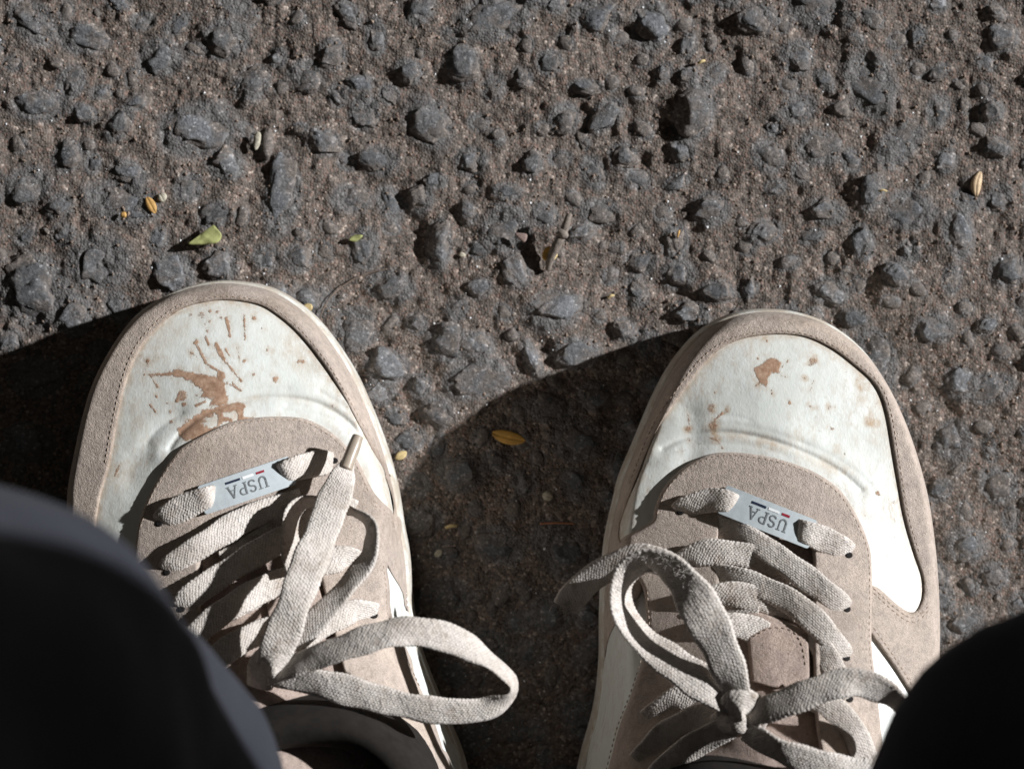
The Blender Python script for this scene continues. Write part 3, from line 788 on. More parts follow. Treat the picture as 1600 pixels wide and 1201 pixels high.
# ================= right-hand shoe in the photograph
ytR = R_POLY[:, 1].max(); shR = Shoe(R_POLY, ytR, None, None)
shoeR = empty('sneaker', (0.085, -0.13, 0))
tag(shoeR, 'dusty white and tan sneaker with one small round mud splat on the toe', 'sneaker', 'pair of worn sneakers')
sole(shR, shoeR)
def ring_pts(shoe, a, b):   # rim points between two photograph heights, going round the toe
    return None
rimR = shR.inset
def rim_slice(shoe, p0, p1, ins=0.0011):
    """points of the upper's rim from nearest(p0) to nearest(p1), passing the toe"""
    r = shoe.offset(shoe.poly, -ins); a = np.array([W(*p0, ZR)[:2], W(*p1, ZR)[:2]])
    i0 = int(np.argmin(((r-a[0])**2).sum(1))); i1 = int(np.argmin(((r-a[1])**2).sum(1))); n = len(r)
    f = [(i0+k) % n for k in range((i1-i0) % n+1)]; b = [(i0-k) % n for k in range((i0-i1) % n+1)]
    return r[f] if r[f][:, 1].max() > r[b][:, 1].max() else r[b]
def toe_poly(shoe, edge, close):
    te = resample(shoe.lift(catmull(edge, 6))[:, :2], 0.0011)
    t = np.gradient(te, axis=0); t /= np.linalg.norm(t, axis=1)[:, None]; nrm_ = np.column_stack([-t[:, 1], t[:, 0]])
    if nrm_[len(te)//2, 1] < 0: nrm_ = -nrm_
    out = te.copy()
    for o_ in (0.0008, 0.0014, 0.0020, 0.0026):
        q = te+nrm_*o_; k = shoe.dist(q) > 0.0012; out[k] = q[k]
    return resample(np.vstack([out, shoe.lift(catmull(close, 5))[:, :2]]), 0.0011, True)
def mix_poly(shoe, rim, px):
    inner = shoe.lift(catmull(px, 6))[:, :2]
    return resample(np.vstack([rim, inner]), 0.0011, True)

mudR = mudmask(shR, [zr([(685, 330), (710, 312), (740, 288), (775, 285), (802, 300), (793, 335), (802, 358), (762, 350), (742, 378), (738, 408), (705, 392), (692, 362)])],
    [(zr([(800, 330), (832, 296)]), 0.8), (zr([(800, 362), (830, 368)]), 0.8), (zr([(505, 560), (538, 530)]), 2), (zr([(485, 640), (515, 648), (538, 685)]), 2.5), (zr([(932, 425), (946, 385)]), 0.8),
     (zr([(695, 284), (718, 300)]), 1), (zr([(760, 425), (760, 442)]), 0.8), (zr([(680, 411), (700, 400)]), 0.8), (zr([(385, 530), (393, 585)]), 1)],
    [(zr([q])[0], r/2.857, k) for q, r, k in [((495, 585), 20, .58), ((490, 505), 18, .45), ((555, 517), 15, .45), ((390, 600), 13, .6), ((935, 500), 12, .4), ((1020, 502), 9, .4), ((905, 372), 9, .42),
     ((840, 482), 6, 1), ((738, 208), 6, 1), ((1030, 598), 8, .6), ((1232, 885), 9, .8), ((1300, 925), 7, .5), ((1085, 710), 7, .5), ((940, 300), 22, .42), ((510, 440), 6, .5), ((390, 645), 12, .45), ((300, 800), 5, .5)]])
oc_line = shR.lift(catmull(zr([(500, 615), (640, 630), (800, 685), (960, 740), (1110, 810)]), 5))[:, :2]
oc_side = shR.lift(catmull(zr([(1150, 400), (1180, 480), (1215, 560), (1220, 640)]), 5))[:, :2]
toe_edgeR = [(968, 841), (971, 810), (992, 757), (1027, 673), (1059, 624), (1108, 561), (1150, 533), (1206, 523), (1255, 526), (1297, 544), (1335, 572), (1367, 603), (1384, 645),
             (1398, 726), (1412, 806), (1427, 860), (1440, 900), (1441, 930), (1432, 952), (1420, 955)]
teR = shR.lift(catmull(toe_edgeR, 4))[:, :2]
PALE = [(shR.lift(zr([q]))[0, :2], r*S/2.857) for q, r in [((720, 380), 34), ((495, 505), 24), ((555, 515), 20), ((390, 600), 20), ((935, 500), 20), ((1020, 502), 18), ((905, 372), 16), ((940, 300), 30), ((495, 585), 34), ((510, 640), 26), ((1160, 410), 26), ((1205, 560), 30), ((1050, 690), 22), ((1090, 780), 22)]]
def dirtR(P):
    d = pdist(P, oc_line, False); a = 0.75*np.exp(-(d/0.0022)**2)*(0.55+0.45*vnoise(P[:, 0], P[:, 1], 0.006, 41))
    d2 = pdist(P, oc_side, False); a += 0.5*np.exp(-(d2/0.0035)**2)*(0.5+0.5*vnoise(P[:, 0], P[:, 1], 0.003, 42))
    for q, r in PALE: a += 0.9*np.clip(1.2-np.hypot(P[:, 0]-q[0], P[:, 1]-q[1])/r+0.5*vnoise(P[:, 0], P[:, 1], 0.0016, 46), 0, 0.7)
    d3 = pdist(P, teR, False); a += 0.55*np.exp(-(d3/0.0014)**2)+0.16*np.exp(-(d3/0.006)**2)
    a += 0.45*mudR(P, 3.0, 0.0004)
    return np.clip(a, 0, 1)
crR = crease(shR, [([(1035, 700), (1070, 684), (1125, 675), (1190, 684), (1255, 706), (1310, 735), (1345, 765)], 0.0005), ([(1060, 700), (1120, 692), (1180, 697), (1230, 712)], 0.00012), ([(1110, 662), (1160, 664), (1215, 678), (1260, 695)], 0.00010), ([(1250, 690), (1300, 712), (1345, 742), (1372, 775)], 0.00014), ([(1085, 650), (1130, 648), (1170, 656)], 0.00010), ([(1075, 640), (1085, 690), (1065, 740)], -0.0007)])
toeR = toe_poly(shR, toe_edgeR, [(1398, 968), (1345, 962), (1325, 900), (1300, 815), (1200, 772), (1095, 805), (1060, 880), (1000, 885), (972, 868)])
panel('toe_box', shR, toeR, 0.0004, 0.0006, M['leather'], shoeR, zfun=crR, dirtfun=dirtR, attrs={'mud': mudR}, edge=0.0008)
# white quarters behind the suede
def rim_seg(shoe, pxs): return [tuple(p) for p in pxs]
panel('quarter', shR, smooth_poly(shR, [(998, 905), (1035, 890), (1060, 950), (1045, 1080), (1010, 1200), (985, 1330), (910, 1400), (895, 1330), (910, 1215), (933, 1114), (941, 1052), (946, 1008), (958, 974), (978, 942)]), -0.0004, 0.0010, M['leather'], shoeR)
panel('quarter', shR, smooth_poly(shR, [(1345, 990), (1370, 990), (1404, 1036), (1444, 1100), (1462, 1160), (1463, 1250), (1460, 1390), (1400, 1400), (1350, 1250), (1335, 1100)]), -0.0004, 0.0010, M['leather'], shoeR)
def grime(shoe, line, seed):
    l = shoe.lift(catmull(line, 4))[:, :2]
    def f(P):
        d = pdist(P, l, False); v = shoe.ytoe-P[:, 1]
        a = 0.75*np.exp(-(d/0.0009)**2)
        a = a+0.6*np.exp(-((v-0.006)/0.008)**2)*(0.5+0.6*vnoise(P[:, 0], P[:, 1], 0.008, seed))
        return np.clip(a, 0, 0.9)
    return f
mgR = mix_poly(shR, rim_slice(shR, (939, 1052), (1464, 1165)), [(1440, 1110), (1400, 1045), (1362, 992), (1348, 975), (1348, 935), (1365, 914), (1400, 942)]+toe_edgeR[::-1]+[(985, 868), (1004, 920), (980, 950), (958, 981), (946, 1014)])
panel('toe_guard', shR, mgR, 0.0015, 0.0009, M['suede'], shoeR, dirtfun=grime(shR, toe_edgeR, 51))
eyR = [(1019, 812), (1022, 796), (1031, 771), (1048, 747), (1076, 724), (1108, 709), (1150, 706), (1206, 714), (1255, 729), (1290, 747), (1315, 768), (1333, 795), (1347, 822), (1359, 857), (1362, 890),
       (1362, 950), (1362, 1010), (1370, 1080), (1378, 1160), (1380, 1260), (1340, 1290), (1300, 1240), (1278, 1150), (1271, 1050), (1270, 950), (1270, 870), (1258, 825), (1196, 800), (1138, 808), (1122, 840),
       (1126, 930), (1130, 1010), (1112, 1100), (1080, 1200), (1060, 1280), (1000, 1290), (935, 1260), (951, 1199), (968, 1134), (987, 1082), (1006, 1023), (1010, 985), (1004, 920), (975, 872), (970, 843), (995, 828)]
panel('eyestay', shR, smooth_poly(shR, eyR), 0.0026, 0.0011, M['suede'], shoeR, dirtfun=lambda P: 0.25*np.clip(vnoise(P[:, 0], P[:, 1], 0.012, 61), 0, 1))
# tongue in the throat
tgR = [(1105, 800), (1195, 785), (1290, 815), (1292, 950), (1295, 1080), (1300, 1190), (1240, 1235), (1150, 1240), (1075, 1215), (1095, 1100), (1108, 1000), (1105, 900)]
panel('tongue', shR, smooth_poly(shR, tgR), -0.0025, 0.0014, M['tongue'], shoeR, zfun=lambda P: 0.0010*vnoise(P[:, 0], P[:, 1], 0.012, 71))
panel('tongue_patch', shR, smooth_poly(shR, [(1166, 958), (1170, 952), (1215, 966), (1256, 984), (1262, 992), (1266, 1050), (1258, 1064), (1220, 1074), (1180, 1066), (1174, 1058)]), 0.0008, 0.0012, M['tongue'], shoeR)
stitches('stitching', shR, [(1180, 992), (1205, 980), (1236, 984), (1252, 1005), (1258, 1035)], 0.0010, shoeR)
stitches('stitching', shR, [(984, 752), (1018, 668), (1050, 618), (1101, 555), (1146, 528), (1206, 517), (1258, 522), (1301, 540), (1340, 568), (1373, 599), (1391, 642), (1405, 725), (1419, 806), (1434, 858)], 0.00155, shoeR)
stitches('stitching', shR, [(1027, 800), (1036, 774), (1052, 751), (1080, 729), (1110, 714), (1150, 711), (1205, 719), (1253, 734), (1286, 752), (1311, 773), (1328, 798), (1342, 825), (1354, 858), (1357, 890), (1357, 950), (1357, 1010), (1365, 1080)], 0.00258, shoeR)
for k in (0, 7):
    stitches('stitching', shR, [(1366, 920+k), (1398, 949+k), (1420, 963+k), (1436, 960+k), (1448, 948+k)], 0.00155, shoeR)
stitches('stitching', shR, [(1366, 982), (1401, 1032), (1441, 1097)], 0.00155, shoeR)
stitches('stitching', shR, [(1003, 1023), (984, 1082), (964, 1134), (947, 1199)], 0.00258, shoeR)
stitches('stitching', shR, [(1011, 925), (1014, 975), (1016, 1010)], 0.00258, shoeR)
for e in ((1062, 799), (1325, 866), (1322, 950), (1321, 1026), (1068, 880), (1068, 960), (1326, 1090)): eyelet(shR, shoeR, e)
lace_tag(shR, shoeR, (1197, 806), math.radians(-21.5), 0.0305, 0.0094, 0.0043, 6)
LW = 0.0081
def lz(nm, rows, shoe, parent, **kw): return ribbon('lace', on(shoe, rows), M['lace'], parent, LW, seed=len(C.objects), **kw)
# under rows first, then over rows
lz('', [(1066, 882, 1.5, 0, 1), (1085, 868, 3.6, 0, 1), (1120, 862, 4.0, 0, 1), (1170, 868, 2.2, 0, 1), (1225, 887, 0.6, 0, 1), (1268, 906, 0.0, 0, 1)], shR, shoeR)
lz('', [(1072, 958, 1.5, 0, 1), (1100, 938, 3.8, 0, 1), (1135, 928, 4.2, 0, 1), (1180, 934, 2.2, 0, 1), (1230, 948, 0.4, 0, 1), (1268, 962, 0.0, 0, 1)], shR, shoeR)
lz('', [(1110, 990, 3.6, 0, 1), (1140, 976, 3.4, 0, 1), (1168, 980, 1.2, 0, 1), (1196, 992, -1.0, 0, 1)], shR, shoeR)
lz('', [(1122, 955, -0.5, 0, .8), (1150, 955, 0.2, 0, .8), (1185, 960, -0.5, 0, .8)], shR, shoeR)
lz('', [(1112, 818, 0.2, 0, .95), (1140, 828, 2.4, 0, 1), (1185, 850, 3.6, 0, 1), (1235, 884, 4.2, 0, 1), (1285, 922, 4.8, 0, 1), (1312, 942, 3.6, 0, .95), (1322, 950, 1.6, 0, .8)], shR, shoeR)
lz('', [(1112, 902, 0.2, 0, .95), (1140, 903, 2.4, 0, 1), (1185, 915, 3.6, 0, 1), (1235, 940, 4.2, 0, 1), (1280, 976, 4.8, 0, 1), (1310, 1013, 3.6, 0, .95), (1320, 1027, 1.6, 0, .8)], shR, shoeR)
lz('', [(1266, 985, 0.0, 0, .9), (1284, 1012, 2.2, 0, .95), (1305, 1050, 4.4, 0, .95), (1325, 1090, 3.0, 0, .9)], shR, shoeR)
lz('', [(1240, 1080, 2.0, 0, .9), (1290, 1100, 4.0, 0, 1), (1330, 1135, 4.8, 0, 1), (1352, 1185, 4.4, 0, 1)], shR, shoeR)
lz('', [(1062, 800, 1.4, 0, .85), (1074, 791, 3.6, 0, .95), (1105, 782, 5.0, 0, 1), (1130, 782, 6.4, 0, .9), (1143, 786, 5.6, 0, .85), (1150, 789, 2.6, 0, .8)], shR, shoeR)
lz('', [(1245, 826, 2.4, 0, .8), (1252, 828, 5.6, 0, .85), (1265, 833, 6.4, 0, .92), (1290, 844, 5.0, 0, 1.05), (1313, 855, 3.8, 0, 1.05), (1325, 865, 1.4, 0, .9)], shR, shoeR)
# crossing rows in the shade below the knot
lz('', [(1000, 1190, 1.2, 0, 1), (1035, 1150, 4.5, 0, 1), (1085, 1122, 6.0, 0, 1), (1140, 1112, 8.0, 0, .9)], shR, shoeR)
lz('', [(1015, 1125, 1.2, 0, 1), (1050, 1095, 4.2, 0, 1), (1090, 1082, 3.0, 0, 1), (1130, 1090, 1.5, 0, 1)], shR, shoeR)
lz('', [(1015, 1225, 1.2, 0, 1), (1060, 1180, 5.0, 0, 1), (1110, 1150, 6.0, 0, 1), (1150, 1130, 7.0, 0, .9)], shR, shoeR)
# knot and bow
kz = on(shR, [(1155, 1112, 9, 0, 1)])[0][2]
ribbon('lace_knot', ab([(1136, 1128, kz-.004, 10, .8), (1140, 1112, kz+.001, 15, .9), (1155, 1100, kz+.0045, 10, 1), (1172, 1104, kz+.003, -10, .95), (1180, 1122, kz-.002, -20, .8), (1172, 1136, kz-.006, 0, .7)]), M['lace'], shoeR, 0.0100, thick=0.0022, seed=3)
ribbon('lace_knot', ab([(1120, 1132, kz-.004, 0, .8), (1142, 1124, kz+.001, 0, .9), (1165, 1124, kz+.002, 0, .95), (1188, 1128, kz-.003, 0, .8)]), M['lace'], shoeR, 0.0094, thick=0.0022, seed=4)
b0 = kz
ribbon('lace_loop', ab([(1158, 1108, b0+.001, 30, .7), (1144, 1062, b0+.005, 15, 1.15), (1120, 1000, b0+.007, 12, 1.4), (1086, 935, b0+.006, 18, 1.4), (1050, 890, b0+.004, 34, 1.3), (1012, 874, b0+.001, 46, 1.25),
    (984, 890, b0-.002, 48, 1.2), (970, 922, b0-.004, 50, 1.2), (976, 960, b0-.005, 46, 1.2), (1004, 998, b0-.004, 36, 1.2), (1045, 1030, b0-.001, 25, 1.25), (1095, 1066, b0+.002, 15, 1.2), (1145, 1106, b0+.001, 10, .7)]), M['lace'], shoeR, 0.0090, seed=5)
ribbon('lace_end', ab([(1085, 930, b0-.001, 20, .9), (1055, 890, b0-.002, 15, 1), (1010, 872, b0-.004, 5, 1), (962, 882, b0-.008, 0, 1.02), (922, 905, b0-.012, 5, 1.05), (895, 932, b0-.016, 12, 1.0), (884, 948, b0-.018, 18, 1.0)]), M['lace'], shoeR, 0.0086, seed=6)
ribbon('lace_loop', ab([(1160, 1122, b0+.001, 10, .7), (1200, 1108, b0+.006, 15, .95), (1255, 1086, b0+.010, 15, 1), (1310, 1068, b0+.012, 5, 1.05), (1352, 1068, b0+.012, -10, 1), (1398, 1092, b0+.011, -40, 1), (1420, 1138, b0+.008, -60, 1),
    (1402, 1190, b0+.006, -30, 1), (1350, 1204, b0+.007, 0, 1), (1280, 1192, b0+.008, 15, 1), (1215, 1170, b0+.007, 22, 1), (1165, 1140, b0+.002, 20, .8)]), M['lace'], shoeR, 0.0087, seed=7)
# fraying threads at the loose end
def fuzz(name, pts, n, spread, r, parent, seed, mat):
    g = np.random.default_rng(seed); V, F = [], []
    for k in range(n):
        p = np.array(pts[g.integers(len(pts))])+g.normal(size=3)*0.0012*np.array([1, 1, .5]); d = g.normal(size=3)*spread; d[2] = abs(d[2])*0.4
        m_ = p+d*0.5+g.normal(size=3)*spread*0.25; e = p+d
        b = len(V)
        for q in (p, m_, e):
            for a in range(3): V.append(q+r*np.array([math.cos(a*2.09), math.sin(a*2.09), 0.3*(a-1)]))
        for i in (0, 1):
            for a in range(3): F.append([b+3*i+a, b+3*i+(a+1) % 3, b+3*i+3+(a+1) % 3, b+3*i+3+a])
    me = mesh(name, V, F); attr(me, 'lu', np.zeros(len(V))); attr(me, 'lv', np.zeros(len(V)))
    o = link(name, me, mat, parent); tag(o, kind='stuff')
fz = [W(px, py, b0+z) for px, py, z in [(884, 946, -.017), (888, 940, -.016), (884, 948, -.017), (893, 950, -.017), (880, 942, -.017), (884, 946, -.017)]]
fuzz('frayed_threads', fz, 110, 0.0016, 0.00007, shoeR, 1, M['lace'])
fz2 = [W(px, py, b0+z) for px, py, z in [(1015, 862, .004), (1035, 866, .006), (1050, 875, .007), (1065, 890, .008), (1080, 908, .009), (1005, 866, .003), (1095, 930, .009), (1110, 960, .009)]]
fuzz('frayed_threads', fz2, 150, 0.0011, 0.00005, shoeR, 2, M['lace'])

# ================= left-hand shoe in the photograph
ytL = L_POLY[:, 1].max(); shL = Shoe(L_POLY, ytL, None, None)
shoeL = empty('sneaker', (-0.085, -0.13, 0))
tag(shoeL, 'dusty white and tan sneaker with large mud splashes across the toe', 'sneaker', 'pair of worn sneakers')
sole(shL, shoeL)
polysL = [z1([(612, 662), (680, 652), (735, 650), (760, 640), (800, 632), (850, 640), (900, 655), (1020, 664), (1062, 690), (1095, 710), (1088, 750), (1108, 800), (1106, 838), (1042, 862), (1002, 842), (1022, 800), (945, 806), (905, 792),
              (942, 762), (898, 716), (850, 690), (780, 672), (700, 668)]),
          z1([(790, 1000), (850, 950), (920, 902), (1000, 866), (1100, 842), (1190, 835), (1215, 860), (1205, 926), (1268, 924), (1262, 946), (1200, 958), (1130, 985), (1080, 960), (1050, 1000), (1000, 1010), (940, 1040), (840, 1075), (800, 1052)])]
stL = [([(915, 480), (970, 590)], 16), ([(970, 590), (1060, 645)], 9), ([(1030, 470), (1080, 565)], 24), ([(1080, 565), (1190, 700)], 9), ([(1160, 490), (1182, 575)], 7), ([(1090, 705), (1190, 760)], 9), ([(1120, 690), (1165, 745)], 6),
       ([(1095, 310), (1112, 375)], 18), ([(1112, 375), (1120, 425)], 12), ([(1208, 290), (1212, 440)], 8), ([(960, 345), (982, 395)], 5), ([(965, 425), (988, 475)], 11), ([(870, 520), (915, 550)], 8), ([(620, 660), (668, 738)], 8),
       ([(620, 850), (655, 895)], 11), ([(910, 855), (965, 828)], 14), ([(640, 665), (720, 655)], 10), ([(400, 1290), (430, 1225)], 9), ([(1090, 500), (1115, 540)], 8)]
blL = [((905, 460), 20, 1), ((1205, 578), 13, 1), ((995, 265), 9, .9), ((990, 330), 12, .9), ((1065, 305), 12, .8), ((1270, 308), 11, 1), ((1405, 688), 20, 1), ((1270, 660), 10, 1), ((605, 575), 11, 1), ((585, 663), 9, 1), ((820, 790), 34, .62),
       ((830, 845), 14, 1), ((785, 825), 14, 1), ((660, 800), 9, .9), ((745, 888), 13, 1), ((725, 840), 9, 1), ((750, 955), 16, .9), ((1545, 580), 12, .9), ((1575, 580), 7, .9), ((940, 290), 22, .5), ((1060, 670), 26, 1), ((1790, 1110), 8, .9), ((1760, 690), 14, .8),
       ((1040, 270), 14, .5), ((870, 290), 14, .45), ((1020, 555), 9, .8), ((1350, 510), 6, .8), ((1320, 370), 9, .6), ((1760, 855), 10, .9), ((1000, 610), 10, .9), ((580, 320+980), 10, .5)]
mudL0 = mudmask(shL, polysL, [(z1(p), w/4) for p, w in stL], [(z1([q])[0], r/4*(0.78 if r < 21 else 1), k) for q, r, k in blL])
holes = [(shL.lift(z1([(1000, 965)]))[0, :2], 0.0021), (shL.lift(z1([(1125, 925)]))[0, :2], 0.0021), (shL.lift(z1([(930, 765)]))[0, :2], 0.0008)]
def mudL(P):
    m = mudL0(P)
    for c, r in holes: m = m*np.clip((np.hypot(P[:, 0]-c[0], P[:, 1]-c[1])+0.0016*vnoise(P[:, 0], P[:, 1], 0.0016, 77)+0.0008*vnoise(P[:, 0], P[:, 1], 0.0007, 78)-r*0.55)/(0.9*r), 0.12, 1)
    return m
toe_edgeL = [(151, 815), (155, 787), (172, 725), (181, 675), (197, 600), (220, 545), (255, 505), (287, 482), (330, 471), (367, 470), (405, 477), (432, 492), (465, 520), (500, 562), (525, 600), (550, 645), (580, 700), (605, 744), (617, 800)]
teL = shL.lift(catmull(toe_edgeL, 4))[:, :2]
ocL = shL.lift(catmull([(290, 668), (330, 640), (380, 624), (430, 620), (490, 628), (545, 655)], 5))[:, :2]
def dirtL(P):
    d3 = pdist(P, teL, False); a = 0.55*np.exp(-(d3/0.0014)**2)+0.14*np.exp(-(d3/0.006)**2)
    a += 0.5*np.exp(-((d3-0.006)/0.004)**2)*np.clip(vnoise(P[:, 0], P[:, 1], 0.010, 43)+0.15, 0, 1)
    a += 0.45*np.exp(-(pdist(P, ocL, False)/0.0012)**2)*(0.5+0.5*vnoise(P[:, 0], P[:, 1], 0.004, 44))
    a += 0.5*mudL0(P, 3.0, 0.0004)
    return np.clip(a, 0, 1)
crL = crease(shL, [([(265, 700), (290, 668), (330, 642), (380, 626), (430, 621), (490, 628), (540, 655), (580, 700)], 0.0005), ([(440, 640), (500, 648), (550, 676), (575, 712)], 0.00014), ([(450, 632), (505, 640), (548, 664)], 0.00018), ([(330, 628), (390, 610), (450, 606)], 0.00016), ([(500, 612), (545, 640), (572, 678)], 0.00020), ([(230, 690), (250, 668), (285, 645)], 0.00018), ([(205, 745), (235, 690), (275, 655)], -0.0006)])
toeL = toe_poly(shL, [(172, 953), (155, 945), (147, 910), (147, 860)]+toe_edgeL, [(604, 832), (560, 822), (520, 775), (480, 732), (400, 712), (320, 745), (275, 820), (262, 930), (215, 960)])
panel('toe_box', shL, toeL, 0.0004, 0.0006, M['leather'], shoeL, zfun=crL, dirtfun=dirtL, attrs={'mud': mudL}, edge=0.0008)
panel('quarter', shL, smooth_poly(shL, [(585, 866), (608, 872), (632, 915), (646, 965), (656, 1015), (676, 1070), (700, 1130), (727, 1210), (738, 1330), (725, 1400), (650, 1330), (620, 1200), (590, 1050), (580, 930)]), -0.0004, 0.0010, M['leather'], shoeL)
panel('quarter', shL, smooth_poly(shL, [(190, 1000), (240, 960), (235, 1100), (215, 1250), (190, 1400), (163, 1400), (132, 1200), (140, 1090)]), -0.0004, 0.0010, M['leather'], shoeL)
mgL = mix_poly(shL, rim_slice(shL, (114, 1150), (644, 985)), [(640, 965), (629, 925), (606, 884), (598, 850)]+toe_edgeL[::-1][:-1]+[(147, 860), (147, 910), (155, 945), (172, 955), (195, 930), (214, 908), (226, 930), (215, 975), (180, 1020), (150, 1070), (120, 1130)])
panel('toe_guard', shL, mgL, 0.0015, 0.0009, M['suede'], shoeL, dirtfun=grime(shL, toe_edgeL, 52))
eyL = [(212, 852), (217, 817), (232, 775), (250, 742), (267, 717), (285, 697), (320, 677), (360, 659), (400, 652), (437, 650), (475, 653), (507, 667), (536, 690), (560, 720), (579, 760), (596, 782), (615, 800), (627, 815), (624, 850), (606, 882),
       (609, 917), (612, 959), (630, 1002), (660, 1064), (690, 1140), (715, 1240), (700, 1300), (640, 1300), (600, 1230), (560, 1120), (530, 1020), (508, 930), (490, 850), (462, 795), (410, 788), (352, 808), (318, 850), (312, 920), (318, 1010), (320, 1120), (310, 1250),
       (250, 1290), (205, 1250), (200, 1100), (204, 950)]
panel('eyestay', shL, smooth_poly(shL, eyL), 0.0026, 0.0011, M['suede'], shoeL, dirtfun=lambda P: 0.3*np.clip(vnoise(P[:, 0], P[:, 1], 0.012, 62), 0, 1))
panel('tongue', shL, smooth_poly(shL, [(300, 830), (340, 790), (410, 770), (475, 785), (508, 850), (528, 930), (550, 1020), (578, 1110), (560, 1210), (470, 1240), (350, 1230), (295, 1180), (300, 1010), (294, 920)]), -0.0025, 0.0014, M['tongue'], shoeL,
      zfun=lambda P: 0.0010*vnoise(P[:, 0], P[:, 1], 0.012, 72))
panel('tongue_patch', shL, smooth_poly(shL, [(418, 915), (450, 890), (490, 905), (510, 950), (505, 990), (460, 1005), (425, 985)]), 0.0008, 0.0012, M['tongue'], shoeL)
stitches('stitching', shL, [(166, 720), (174, 675), (191, 597), (214, 540), (250, 499), (284, 476), (329, 465), (367, 464), (407, 471), (436, 487), (470, 515), (506, 558), (531, 597), (556, 642), (586, 697), (610, 742)], 0.00155, shoeL)
stitches('stitching', shL, [(222, 820), (237, 778), (255, 746), (272, 721), (290, 702), (323, 682), (362, 664), (401, 657), (437, 655), (473, 658), (504, 672), (532, 694), (556, 724), (575, 764)], 0.00258, shoeL)
for k in (0, 7): stitches('stitching', shL, [(582, 778+k), (598, 793+k), (618, 813+k)], 0.0025, shoeL)
stitches('stitching', shL, [(600, 885), (604, 918), (607, 960), (625, 1004), (655, 1066)], 0.00258, shoeL)
for e in ((250, 817), (523, 719), (262, 893), (285, 950), (548, 800), (560, 880), (585, 960)): eyelet(shL, shoeL, e)
lace_tag(shL, shoeL, (388, 757), math.radians(18.5), 0.0300, 0.0094, 0.0043, 6)
# under rows (from the right-hand eyelets) then over rows
lz('', [(550, 800, 1.5, 0, 1), (525, 790, 3.8, 0, 1), (480, 800, 3.2, 0, 1), (420, 836, 1.2, 0, 1), (350, 880, 0.0, 0, 1)], shL, shoeL)
lz('', [(562, 882, 1.5, 0, 1), (535, 872, 3.8, 0, 1), (490, 885, 2.6, 0, 1), (430, 915, 0.6, 0, 1), (360, 950, 0.0, 0, 1)], shL, shoeL)
lz('', [(585, 962, 1.5, 0, 1), (555, 955, 4.0, 0, 1), (520, 968, 3.2, 0, 1), (460, 1000, 1.5, 0, 1)], shL, shoeL)
lz('', [(262, 893, 1.4, 0, .85), (275, 878, 3.6, 0, .95), (315, 852, 4.8, 0, 1), (370, 818, 4.0, 0, 1.02), (425, 794, 3.4, 0, 1), (470, 780, 1.0, 0, .9)], shL, shoeL)
lz('', [(284, 950, 1.4, 0, .85), (298, 932, 3.6, 0, .95), (340, 902, 4.6, 0, 1.02), (395, 868, 3.8, 0, 1.02), (445, 840, 3.4, 0, 1), (492, 822, 1.0, 0, .9)], shL, shoeL)
lz('', [(290, 1010, 1.4, 0, .85), (312, 985, 3.6, 0, .95), (350, 955, 4.6, 0, 1.02), (400, 925, 3.8, 0, 1.02), (450, 905, 3.4, 0, 1), (500, 895, 1.0, 0, .9)], shL, shoeL)
lz('', [(300, 1070, 1.4, 0, .85), (330, 1035, 3.6, 0, .95), (370, 1005, 4.6, 0, 1), (415, 985, 4.8, 0, 1), (450, 980, 4.0, 0, 1)], shL, shoeL)
lz('', [(250, 817, 1.4, 0, .85), (262, 806, 3.6, 0, .95), (298, 787, 5.0, 0, 1), (318, 779, 6.3, 0, .9), (330, 775, 5.6, 0, .85), (337, 773, 2.6, 0, .8)], shL, shoeL)
lz('', [(437, 741, 2.4, 0, .8), (444, 738, 5.6, 0, .85), (456, 733, 6.4, 0, .92), (480, 727, 5.0, 0, 1), (507, 722, 3.6, 0, .95), (523, 719, 1.2, 0, .7)], shL, shoeL)
kz = on(shL, [(425, 1045, 9, 0, 1)])[0][2]; b0 = kz
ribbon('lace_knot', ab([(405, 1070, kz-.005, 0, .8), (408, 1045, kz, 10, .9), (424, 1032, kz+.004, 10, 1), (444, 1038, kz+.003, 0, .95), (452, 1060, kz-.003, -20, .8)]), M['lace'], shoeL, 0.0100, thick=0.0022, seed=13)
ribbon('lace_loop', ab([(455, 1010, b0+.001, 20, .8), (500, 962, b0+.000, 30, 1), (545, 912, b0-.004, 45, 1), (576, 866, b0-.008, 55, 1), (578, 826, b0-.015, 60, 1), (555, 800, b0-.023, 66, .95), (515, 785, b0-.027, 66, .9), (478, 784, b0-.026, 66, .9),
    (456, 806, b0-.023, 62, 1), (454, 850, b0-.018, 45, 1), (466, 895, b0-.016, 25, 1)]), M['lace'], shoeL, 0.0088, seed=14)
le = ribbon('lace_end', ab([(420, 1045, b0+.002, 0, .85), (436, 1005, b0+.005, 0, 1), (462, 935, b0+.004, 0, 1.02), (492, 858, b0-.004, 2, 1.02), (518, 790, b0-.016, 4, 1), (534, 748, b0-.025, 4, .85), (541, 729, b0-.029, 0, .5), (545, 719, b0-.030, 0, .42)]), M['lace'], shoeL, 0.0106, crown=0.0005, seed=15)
tube('aglet', [W(540, 733, b0-.0283), W(546, 716, b0-.0300), W(553, 698, b0-.0315), W(559, 682, b0-.033)], [.0022, .0021, .0021, .0018], M['aglet'], shoeL, 12)
